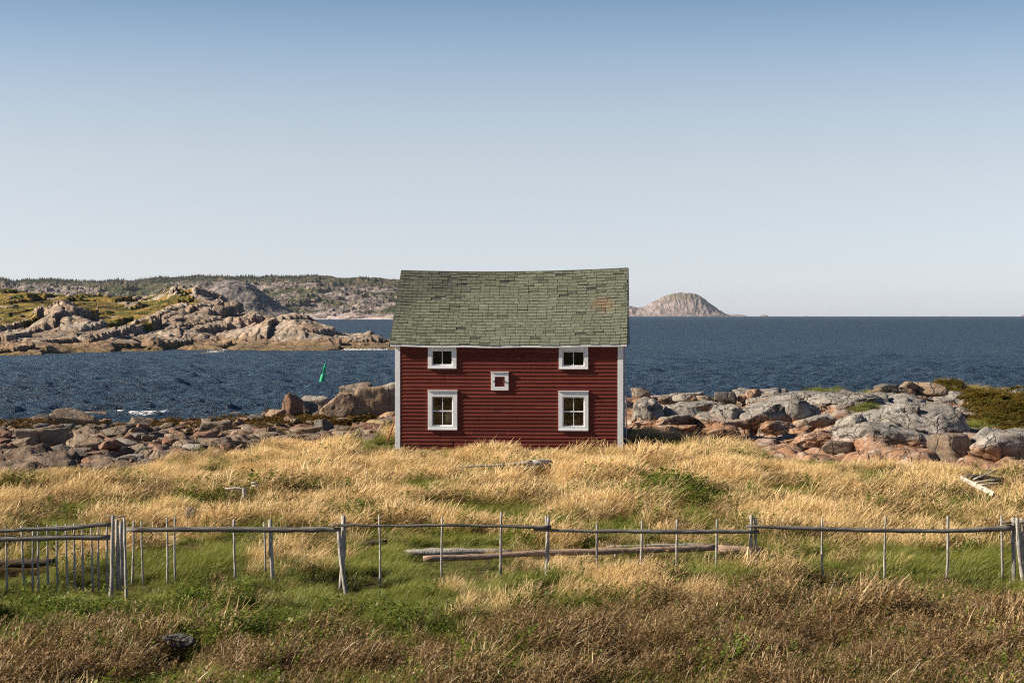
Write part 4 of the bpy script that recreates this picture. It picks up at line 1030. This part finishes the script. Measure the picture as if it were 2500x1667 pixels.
islet('far_islet', [(1752,775),(1758,764),(1764,762),(1772,766),(1781,768),(1795,767),(1810,768),(1823,770),(1828,775)], 10500, 120, M['pink'], 2, 503)
islet('far_islet', [(1850,776),(1856,770),(1866,768),(1874,770),(1880,776)], 10800, 80, M['pink'], 1, 505)
islet('far_islet', [(2278,776),(2284,772.6),(2300,771.6),(2318,773),(2326,776)], 8200, 60, M['dark'], .6, 507)
islet('far_islet', [(2486,776),(2495,769),(2515,766),(2560,776)], 10500, 90, M['pink'], 1, 509)
islet('far_islet', [(1955,776),(1962,771.3),(1972,771.4),(1980,776)], 10900, 80, M['pink'], .5, 511)

# spruce wood on the far ridge (a mass nobody could count)
def spruces():
    rr = np.random.default_rng(12); vs = []; fs = []
    n = 0
    for _ in range(5200):
        p = rr.uniform(-250, 900)
        y = rr.uniform(3180, 3340) if rr.random() < .72 else rr.uniform(2500, 3180)
        x = (p - 1250) / F * y
        m = fbm(np.array([x / 130]), np.array([y / 250]), 77, 3)[0] + (.35 if y > 3180 else -.12)
        if p > 800 and y > 3180: m -= .25
        if m < .08: continue
        z = float(far_z(np.array([x]), np.array([y]), np.array([p]))[0]); h = rr.uniform(2.2, 5.0); r = h * rr.uniform(.2, .3)
        for lv in range(2):
            o = len(vs); zb = z + h * (.05 + .42 * lv) - .6; zt = z + h * (.62 + .40 * lv); rad = r * (1 - .42 * lv)
            a0 = rr.uniform(0, 6)
            for k in range(5): vs.append((x + rad * math.cos(a0 + k * 1.2566), y + rad * math.sin(a0 + k * 1.2566), zb))
            vs.append((x, y, zt)); fs += [(o + k, o + (k + 1) % 5, o + 5) for k in range(5)]
    t = NT('spruce_needles'); t.bsdf(t.mix(t.noise(t.coord('pos'), .2), (.018, .03, .018), (.04, .055, .03)), .95); 
    o = mesh_np('spruce_wood', np.array(vs), np.array(fs), t.m); tag(o, 'dark spruce wood along the far ridge beyond the bay', 'wood', kind='stuff')
spruces()

# surf: broken white water lying on the sea
def foam(pts, dd, wd, name='surf'):
    P = np.array(pts, float); n = 60; xs_ = np.linspace(P[0, 0], P[-1, 0], n); ys_ = np.interp(xs_, P[:, 0], P[:, 1]); V = []
    for i, (a, b) in enumerate(zip(xs_, ys_)):
        H_ = CAMZ - SEA; d = H_ * F / (b - LVL) if dd is None else dd
        e = math.sin(math.pi * i / (n - 1)) ** .5
        for j, q in enumerate((-1, -.4, .1, .6, 1)):
            y = d + q * wd * e; V.append(((a - 1250) / F * y, y, SEA - y * y / (2 * ER) + (.2, .34, .46, .34, .2)[j] * (wd / 2.5 if wd > 2.5 else 1)))
    o = mesh_np(name, np.array(V), grid_faces(n, 5)[:, ::-1], M['foam'], True); return o
fo = []
fo.append(foam([(285,1019),(330,1022),(370,1022),(410,1019)], None, 2.2))
fo.append(foam([(20,1003),(60,1007),(110,1004)], None, 1.5))
fo.append(foam([(872,780),(900,779.5),(955,780)], 2100, 7))
fo.append(foam([(770,781),(800,781),(826,781)], 2098, 3.5))
fo.append(foam([(840,857),(880,857.5),(950,857)], None, 1.8))
fo.append(foam([(505,862),(520,862),(545,862)], 291, .5))
fo.append(foam([(2288,774),(2312,774)], 8000, 26))
for q in fo: tag(q, 'white surf foam breaking against the rocks', 'surf', 'surf along the shores', 'stuff')

# ------------------------------------------------------------------ vegetation
def blade_set(n, h, hv, w, lean, spread, seed, head=0., headw=2.4, S=4, droop=.0, leaves=0, lsize=.03, lw=.32):
    r = np.random.default_rng(seed); V = []; Fc = []; H = []; Q = []
    for _ in range(n):
        a = r.uniform(0, 6.28); rad = spread * math.sqrt(r.random()); bx, by = rad * math.cos(a), rad * math.sin(a)
        hh = h * (1 + hv * r.uniform(-1, 1)); th = r.uniform(0, 6.28)
        ld = np.array([1.0, .0]) * lean + r.normal(0, .22, 2); wd = np.array([math.cos(th), math.sin(th)]) * w * r.uniform(.7, 1.3) / 2
        q = r.random(); o = len(V)
        dr = droop * r.uniform(.3, 1.2)
        for k in range(S + 1):
            t_ = k / S; b = t_ ** 1.8
            x = bx + ld[0] * hh * b; y = by + ld[1] * hh * b; z = hh * (t_ - .22 * b * (abs(ld[0]) + .3) - dr * t_ ** 3)
            ww = (1 - .85 * t_) if not head else (.55 if t_ < .7 else headw * (1 - abs(t_ - .86) / .2) + .1)
            ww = max(ww, .08)
            V += [(x - wd[0] * ww, y - wd[1] * ww, z), (x + wd[0] * ww, y + wd[1] * ww, z)]; H += [t_, t_]; Q += [q, q]
        for k in range(S): Fc.append((o + 2*k, o + 2*k + 1, o + 2*k + 3, o + 2*k + 2))
        for _l in range(leaves):
            t_ = r.uniform(.3, 1.); b = t_ ** 1.8; c = np.array([bx + ld[0] * hh * b, by + ld[1] * hh * b, hh * (t_ - .22 * b * (abs(ld[0]) + .3) - dr * t_ ** 3)])
            az = r.uniform(0, 6.28); el = r.uniform(-.3, .8); L = lsize * r.uniform(.6, 1.4)
            dv = np.array([math.cos(az) * math.cos(el), math.sin(az) * math.cos(el), math.sin(el)]) * L
            sd = np.cross(dv, [0, 0, 1]) + r.normal(0, .2, 3) * L; sd = sd / np.linalg.norm(sd) * L * lw
            o = len(V); V += [tuple(c), tuple(c + dv * .5 + sd), tuple(c + dv), tuple(c + dv * .5 - sd)]; H += [t_] * 4; Q += [r.random()] * 4; Fc.append((o, o+1, o+2, o+3))
    return np.array(V), np.array(Fc), H, Q
def kit(name, mat, specs):
    c = bpy.data.collections.new(name)
    for i, s in enumerate(specs):
        v, f, h, q = blade_set(**s); o = mesh_np('%s_%02d' % (name, i), v, f, mat, False, attrs={'hgt': h, 'rnd': q}, link=False); c.objects.link(o)
    return c, len(specs)
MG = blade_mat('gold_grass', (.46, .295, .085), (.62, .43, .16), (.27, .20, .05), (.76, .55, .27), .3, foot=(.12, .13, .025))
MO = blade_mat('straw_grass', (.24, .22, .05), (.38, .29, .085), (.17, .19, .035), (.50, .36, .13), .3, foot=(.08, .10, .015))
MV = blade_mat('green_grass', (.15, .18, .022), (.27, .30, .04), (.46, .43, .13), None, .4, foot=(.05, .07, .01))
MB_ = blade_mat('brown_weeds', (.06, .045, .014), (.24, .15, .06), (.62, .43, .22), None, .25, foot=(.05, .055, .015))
ML = blade_mat('leafy_weeds', (.07, .12, .015), (.15, .21, .025), (.26, .25, .04), None, .3)
MR = blade_mat('heath_leaves', (.22, .11, .02), (.12, .13, .02), (.30, .16, .03), None, .3)
MW = blade_mat('weed_tufts', (.09, .055, .015), (.19, .11, .025), (.05, .04, .015), None, .2)
def specs(k, **kw):
    out = []
    for i in range(k):
        d = dict(n=26, h=.5, hv=.3, w=.008, lean=.45, spread=.2, seed=1000 + i * 7 + int(kw.get('h', .5) * 100)); d.update(kw); d['h'] = d['h'] * (1 + .12 * math.sin(i * 2.1)); out.append(d)
    return out
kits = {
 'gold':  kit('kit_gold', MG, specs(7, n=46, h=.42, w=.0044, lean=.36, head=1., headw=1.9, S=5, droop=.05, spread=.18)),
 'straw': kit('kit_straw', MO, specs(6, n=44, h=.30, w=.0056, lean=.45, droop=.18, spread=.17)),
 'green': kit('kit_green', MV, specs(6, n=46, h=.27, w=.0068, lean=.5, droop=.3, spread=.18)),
 'brown': kit('kit_brown', MB_, specs(7, n=30, h=.42, w=.0058, lean=.42, head=1., headw=1.7, S=5, droop=.08, leaves=9, lsize=.05, lw=.14, spread=.22)),
 'leafy': kit('kit_leafy', ML, specs(4, n=12, h=.36, w=.006, lean=.15, leaves=22, lsize=.042, spread=.2)),
 'heath': kit('kit_heath', MR, specs(3, n=16, h=.26, w=.008, lean=.15, leaves=20, lsize=.06, spread=.24)),
 'weed':  kit('kit_weed', MW, specs(3, n=22, h=.14, w=.03, lean=.3, droop=.4, spread=.3, leaves=6, lsize=.07)),
}
def scatter(name, key, P, scale, rots, label, cat):
    P = np.asarray(P, np.float32); n = len(P)
    if n == 0: return
    coll, m = kits[key]
    me = bpy.data.meshes.new(name); me.vertices.add(n); me.vertices.foreach_set('co', P.ravel())
    a = me.attributes.new('isc', 'FLOAT_VECTOR', 'POINT'); a.data.foreach_set('vector', np.asarray(scale, np.float32).ravel())
    a = me.attributes.new('irot', 'FLOAT_VECTOR', 'POINT'); a.data.foreach_set('vector', np.asarray(rots, np.float32).ravel())
    a = me.attributes.new('iid', 'INT', 'POINT'); a.data.foreach_set('value', rng.integers(0, m, n).astype(np.int32))
    o = bpy.data.objects.new(name, me); COL.objects.link(o); tag(o, label, cat, kind='stuff')
    ng = bpy.data.node_groups.new('scatter_' + name, 'GeometryNodeTree')
    ng.interface.new_socket('Geometry', in_out='INPUT', socket_type='NodeSocketGeometry'); ng.interface.new_socket('Geometry', in_out='OUTPUT', socket_type='NodeSocketGeometry')
    N = ng.nodes; gi = N.new('NodeGroupInput'); go = N.new('NodeGroupOutput'); ip = N.new('GeometryNodeInstanceOnPoints'); ci = N.new('GeometryNodeCollectionInfo')
    ci.inputs['Collection'].default_value = coll; ci.inputs['Separate Children'].default_value = True; ci.inputs['Reset Children'].default_value = True
    ip.inputs['Pick Instance'].default_value = True
    def na(nm, ty):
        x = N.new('GeometryNodeInputNamedAttribute'); x.data_type = ty; x.inputs['Name'].default_value = nm; return x.outputs['Attribute']
    L = ng.links; L.new(gi.outputs[0], ip.inputs['Points']); L.new(ci.outputs[0], ip.inputs['Instance']); L.new(na('iid', 'INT'), ip.inputs['Instance Index'])
    L.new(na('irot', 'FLOAT_VECTOR'), ip.inputs['Rotation']); L.new(na('isc', 'FLOAT_VECTOR'), ip.inputs['Scale']); L.new(ip.outputs[0], go.inputs[0])
    md = o.modifiers.new('scatter', 'NODES'); md.node_group = ng

def ell(px, py, L):
    s = np.zeros_like(px)
    for (a, b, rx, ry, k) in L: s = np.maximum(s, k * np.exp(-(((px - a) / rx) ** 2 + ((py - b) / ry) ** 2) * 1.3))
    return s
GREEN = [(250,1238,330,26,1.),(420,1350,420,60,.85),(980,1180,140,22,.9),(820,1420,420,50,.9),(2150,1200,330,40,.5),(1250,1240,200,20,.8),(700,1295,500,22,.6),(300,1155,300,14,.5),(1900,1130,300,18,.45),(860,1082,170,16,.9),(1650,1088,190,17,.95),(1950,1105,190,22,.8),(920,1172,110,16,.75),(1165,1172,120,14,.6),(1265,1262,130,24,1.),(80,1245,170,34,.85),(340,1245,190,26,.75),(560,1232,110,20,.7),
  (150,1138,260,16,.55),(1010,1205,120,20,.5),(1400,1285,250,40,.6),(2120,1160,140,30,.75),(2200,1215,200,30,.5),(2330,1225,180,30,.5),(1960,1205,130,30,.6),(2430,1150,60,20,.7),
  (430,1400,330,60,1.),(980,1395,320,70,1.),(700,1440,300,40,.8),(1950,1360,170,45,1.),(2250,1360,260,50,.8),(150,1420,250,50,1.),(1300,1300,330,22,.6),(1150,1460,260,30,.8),(2450,1400,80,60,.8),(560,1340,420,24,.6),(1250,1420,120,40,.7),(1350,1600,330,40,.25)]
STRAW = [(200,1150,400,30,.9),(700,1350,250,40,.9),(1130,1400,120,60,.5),(1900,1240,350,40,.6),(1300,1250,500,30,.5),(2350,1280,250,40,.8),(150,1205,320,34,.7),(900,1330,150,30,.6),(2300,1190,300,60,.6),(300,1370,400,30,.5),(1500,1110,400,10,.4),(1720,1180,140,24,.5)]
GOLDX = [(1480,1400,260,45,1.),(1180,1430,90,40,.7),(1700,1390,150,40,.9),(250,1340,250,25,.6),(1400,1150,500,40,1.),(700,1130,300,50,.9),(2150,1300,350,22,.7),(600,1350,80,40,.5)]
LEAFY = [(1560,1222,55,18,1.),(1690,1232,70,20,1.),(1640,1200,110,26,.5),(2080,1400,100,26,.8),(300,1490,460,44,1.),(820,1500,260,36,.8),(1330,1460,80,24,.8),(60,1500,160,40,.8),(500,1440,200,30,.6),(2170,1160,60,22,.6),(1400,1470,90,20,.5),(590,1210,60,18,.7)]
BROWN = [(300,1640,700,80,1.3),(900,1620,600,70,1.1),(1500,1570,400,90,1.3),(2000,1540,400,110,1.4),(2400,1560,300,130,1.4),(1600,1500,250,40,1.),(1700,1200,120,30,.35),(2120,1240,200,40,.3),(1350,1700,1600,70,1.2)]
def meadow():
    n = 110000
    y = np.sqrt(rng.uniform(15.5 ** 2, 67 ** 2, n)); x = rng.uniform(-1, 1, n) * (.29 * y + 4)
    m = rockmask(x, y); gz, _, _ = near_z(x, y)
    c, s = math.cos(R_(4.3)), math.sin(R_(4.3)); lx = (x + .11) * c - (y - 60) * s; ly = (x + .11) * s + (y - 60) * c
    ok = (m < .25) & ~((np.abs(lx) < 3.9) & (ly > -.12) & (ly < 5.7)) & ~((y > 58.6) & (np.abs(lx) < 3.9) & (ly > -.30) & (rng.random(n) < .5))
    x, y, gz = x[ok], y[ok], gz[ok]; n = len(x)
    px = 1250 + x / y * F; py = LVL + (CAMZ - gz - .2) / y * F
    nz = fbm(x / 2.2 + y * .1, y / 3.2, 601, 4); nz2 = fbm(x / 1.0, y / 1.6, 611, 3); nz3 = fbm(x / 2.5, y / 4, 621, 3)
    w = {
     'gold': .36 * (py < 1290) + ell(px, py, GOLDX) * 1.0 + nz * .9 + .02 + .3 * nz2 - .75 * sstep(1450, 1520, py),
     'straw': .2 + .5 * ((y > 55.2) & (np.abs(x) < 4.6)) + ell(px, py, STRAW) - nz * .4 + nz3 * .5 - .15 * sstep(1470, 1540, py),
     'green': ell(px, py, GREEN) * 2.2 - nz * 1.5 + nz2 * .4 + nz3 * .5 - nz2 * .35 + .28 + .35 * ((py > 1300) & (py < 1460)) + .35 * (py > 1440) + .3 * np.exp(-((py - 1465) / 40.) ** 2),
     'leafy': ell(px, py, LEAFY) * 1.5 + nz3 * .6 - .1 + .12 * (py > 1400),
     'brown': ell(px, py, BROWN) * .92 + .4 * nz2 + .3 * nz3 - .1}
    tl = fbm(x / 2.0, y / 3.0, 701, 3); tl2 = fbm(x / 3.0, y / 4.0, 711, 2)
    keys = list(w); W = np.stack([np.exp(np.clip(w[k], -2, 3) * 2.7) for k in keys]); W /= W.sum(0); cum = W.cumsum(0); u = rng.random(n)
    typ = (u[None] > cum).sum(0)
    clear = np.ones(n)
    clear = np.where((y > 53.5) & (y < 61.5) & (np.abs(x) < 4.9), .32, clear); clear = np.where((y > 45) & (px < 620), .62, clear); clear = np.where((y > 46.5) & (px > 1850), .62, clear)
    clear = np.where((y > 26.6) & (y < 30.6) & (px < 1330), .7, clear); clear = np.where((y > 27.6) & (y < 30.6) & (px > 1860), .72, clear); clear = np.where((y > 26.6) & (y < 29.6) & (((px > 235) & (px < 345)) | ((px > 800) & (px < 880)) | ((px > 1315) & (px < 1360)) | ((px > 1805) & (px < 1860))), .34, clear)
    for (a, b, d0, d1, k) in [(1020,1870,30.3,33.8,.5),(975,1260,31.,34.6,.5),(-30,140,30.6,32.8,.5),(545,640,39.3,45,.6),(1100,1355,45.2,48.1,.5),(2340,2465,41,45.5,.6),(438,494,33.2,39.1,.45),(285,350,37.5,40.8,.6),(385,488,21.6,23.6,.5),(865,950,33.6,35.5,.5),(1495,1512,30,32.6,.4),(695,745,50,53,.6)]:
        clear = np.where((px > a) & (px < b) & (y > d0) & (y < d1), k, clear)
    lump = clear * np.clip(1 + .55 * fbm(x / 1.5, y / 2.2, 631, 3), .5, 1.5)
    wide = np.clip(y / 32., .9, 1.35)
    # short grass in mown-like bright patches
    LB = {'gold': ('golden_grass', 'tall golden seed grass of the meadow bending in the wind'), 'straw': ('straw_grass', 'short straw coloured grass between the gold and green patches'),
          'green': ('green_grass', 'fresh green grass below the fence and in the hollows'), 'leafy': ('leafy_weeds', 'low leafy green weeds around the fence feet'), 'brown': ('brown_weeds', 'dense brown seeding weeds on the bank before the fence')}
    for i, k in enumerate(keys):
        q = typ == i; nn = int(q.sum())
        sc = lump[q] * rng.uniform(.75, 1.25, nn)
        if k == 'gold': sc = sc * np.where(py[q] > 1300, .95, 1.)
        S_ = np.stack([sc * wide[q], sc * wide[q], sc], -1)
        Rt = np.stack([rng.normal(0, .06, nn), rng.normal(.03, .11, nn) + .30 * tl[q], rng.normal(0, .6, nn) + .6 * tl2[q]], -1)
        scatter(LB[k][0], k, np.stack([x[q], y[q], gz[q] - .02], -1), S_, Rt, LB[k][1], 'grass' if 'grass' in LB[k][0] else 'weeds')
meadow()
def patch(name, key, zones, n, sc, label, cat, lim=None):
    P = []
    for (a, b, rx, ry, k) in zones:
        for _ in range(int(n * k)):
            q, r_ = rng.normal(0, .5, 2); c = hit(a + q * rx, b + r_ * ry); c.y += rng.uniform(-.4, .4)
            P.append((c.x, c.y, float(near_z(c.x, c.y)[0])))
    P = np.array(P); n = len(P); s = rng.uniform(.7, 1.4, n) * sc
    P[:, 2] += .0
    scatter(name, key, P, np.stack([s * 1.5, s * 1.5, s], -1), np.stack([rng.normal(0, .1, n), rng.normal(0, .1, n), rng.uniform(0, 6.28, n)], -1), label, cat)
patch('heath_scrub', 'heath', [(2430,1015,50,34,1.),(2480,1005,50,36,1.),(2410,990,50,12,.4),(2490,1040,50,30,.8),(2330,968,60,8,.3),(2550,1000,60,50,.6)], 800, .6, 'rust and green heath scrub covering the end of the ledge', 'scrub')
patch('ledge_grass', 'green', [(2035,990,60,10,.5),(2110,1010,36,24,1.),(1730,996,70,8,.4),(1840,990,30,10,.3),(1780,1025,16,12,.3),(1990,965,30,6,.2),(2150,984,60,6,.3),(2370,1065,50,8,.3)], 320, .8, 'yellow green tufts growing in the clefts of the ledge', 'grass')
patch('ledge_seed_grass', 'straw', [(2420,958,110,6,1.),(2340,960,60,5,.4),(640,1068,90,8,.4)], 260, .8, 'pale dry grass fringing the top of the ledge', 'grass')
patch('seaweed', 'weed', [(830,1040,120,14,1.),(720,1036,60,14,.7),(600,1045,80,12,.4),(460,1050,60,10,.4),(60,1048,80,8,.4),(340,1050,60,8,.3)], 420, 1., 'brown and yellow seaweed lying between the boulders', 'seaweed')

# ------------------------------------------------------------------ sky, sun, camera
AZ, EL = R_(-84.5), R_(30)       # azimuth of the sun measured from straight behind the camera, towards the left
sun_dir = Vector((math.sin(AZ) * math.cos(EL), -math.cos(AZ) * math.cos(EL), math.sin(EL)))
sl = bpy.data.lights.new('sun', 'SUN'); sl.energy = 5.0; sl.angle = R_(.55); sl.color = (1.0, .88, .70)
so = bpy.data.objects.new('sun', sl); so.rotation_euler = (-sun_dir).to_track_quat('-Z', 'Y').to_euler(); COL.objects.link(so)
W = bpy.data.worlds.new('World'); scene.world = W; W.use_nodes = True; nt = W.node_tree; nt.nodes.clear()
sky = nt.nodes.new('ShaderNodeTexSky'); sky.sky_type = 'NISHITA'; sky.sun_disc = False; sky.sun_elevation = EL
sky.sun_rotation = math.atan2(sun_dir.x, sun_dir.y); sky.air_density = 1.0; sky.dust_density = .6; sky.ozone_density = 1.5
bg = nt.nodes.new('ShaderNodeBackground'); bg.inputs[1].default_value = .0705; wo = nt.nodes.new('ShaderNodeOutputWorld')
tc = nt.nodes.new('ShaderNodeTexCoord'); sx = nt.nodes.new('ShaderNodeSeparateXYZ'); nt.links.new(tc.outputs['Generated'], sx.inputs[0])
rp_ = nt.nodes.new('ShaderNodeValToRGB'); nt.links.new(sx.outputs[2], rp_.inputs[0])
SKYR = [(0.001, (1.355, 1.517, 2.221)), (0.0141, (1.187, 1.308, 1.9)), (0.0272, (1.105, 1.173, 1.646)), (0.0403, (1.08, 1.091, 1.451)), (0.0534, (1.09, 1.048, 1.306)), (0.0665, (1.114, 1.028, 1.202)), (0.0796, (1.137, 1.021, 1.13)), (0.0928, (1.145, 1.015, 1.083)), (0.1059, (1.13, 1.004, 1.051)), (0.119, (1.087, 0.98, 1.025)), (0.1321, (1.015, 0.942, 0.998)), (0.1452, (0.915, 0.887, 0.961)), (0.1583, (0.795, 0.816, 0.905)), (0.1714, (0.663, 0.732, 0.823)), (0.3, (0.241, 0.338, 0.502)), (0.7, (0.232, 0.309, 0.464))]
el = rp_.color_ramp.elements
while len(el) < len(SKYR): el.new(.5)
for i, (p, c) in enumerate(SKYR): el[i].position = p; el[i].color = (*c, 1)
mx = nt.nodes.new('ShaderNodeMix'); mx.data_type = 'RGBA'; mx.blend_type = 'MULTIPLY'; mx.inputs[0].default_value = 1
nt.links.new(sky.outputs[0], mx.inputs[6]); nt.links.new(rp_.outputs[0], mx.inputs[7]); nt.links.new(mx.outputs[2], bg.inputs[0]); nt.links.new(bg.outputs[0], wo.inputs[0])

cam = bpy.data.cameras.new('camera'); cam.sensor_width = 36; cam.lens = F / 2500 * 36; cam.clip_start = .5; cam.clip_end = 40000
co = bpy.data.objects.new('camera', cam); co.location = (0, 0, CAMZ); co.rotation_euler = (math.pi / 2 - PITCH, 0, 0); COL.objects.link(co); scene.camera = co
scene.view_settings.view_transform = 'Standard'; scene.view_settings.look = 'None'; scene.view_settings.exposure = 0.87; scene.view_settings.gamma = 1
scene.view_settings.use_curve_mapping = False
scene.render.engine = 'CYCLES'; scene.cycles.use_denoising = False; scene.cycles.use_adaptive_sampling = False; scene.cycles.filter_width = 1.2; scene.cycles.sample_clamp_direct = 1.6; scene.cycles.sample_clamp_indirect = 2.0
scene.cycles.max_bounces = 6; scene.cycles.diffuse_bounces = 3; scene.cycles.transparent_max_bounces = 12; scene.cycles.caustics_reflective = False

# thin sea air between the camera and the far shore
hb = MB(); hb.box(-16000, 16000, -150, 12900, -40, 118); hm = NT('thin_air'); pv = hm.n('ShaderNodeVolumePrincipled')
pv.inputs['Color'].default_value = (.80, .88, 1, 1); pv.inputs['Density'].default_value = .000022; pv.inputs['Anisotropy'].default_value = .2
hm.l(pv.outputs[0], hm.out.inputs['Volume']); ho = hb.build('haze', hm.m); tag(ho, kind='stuff')
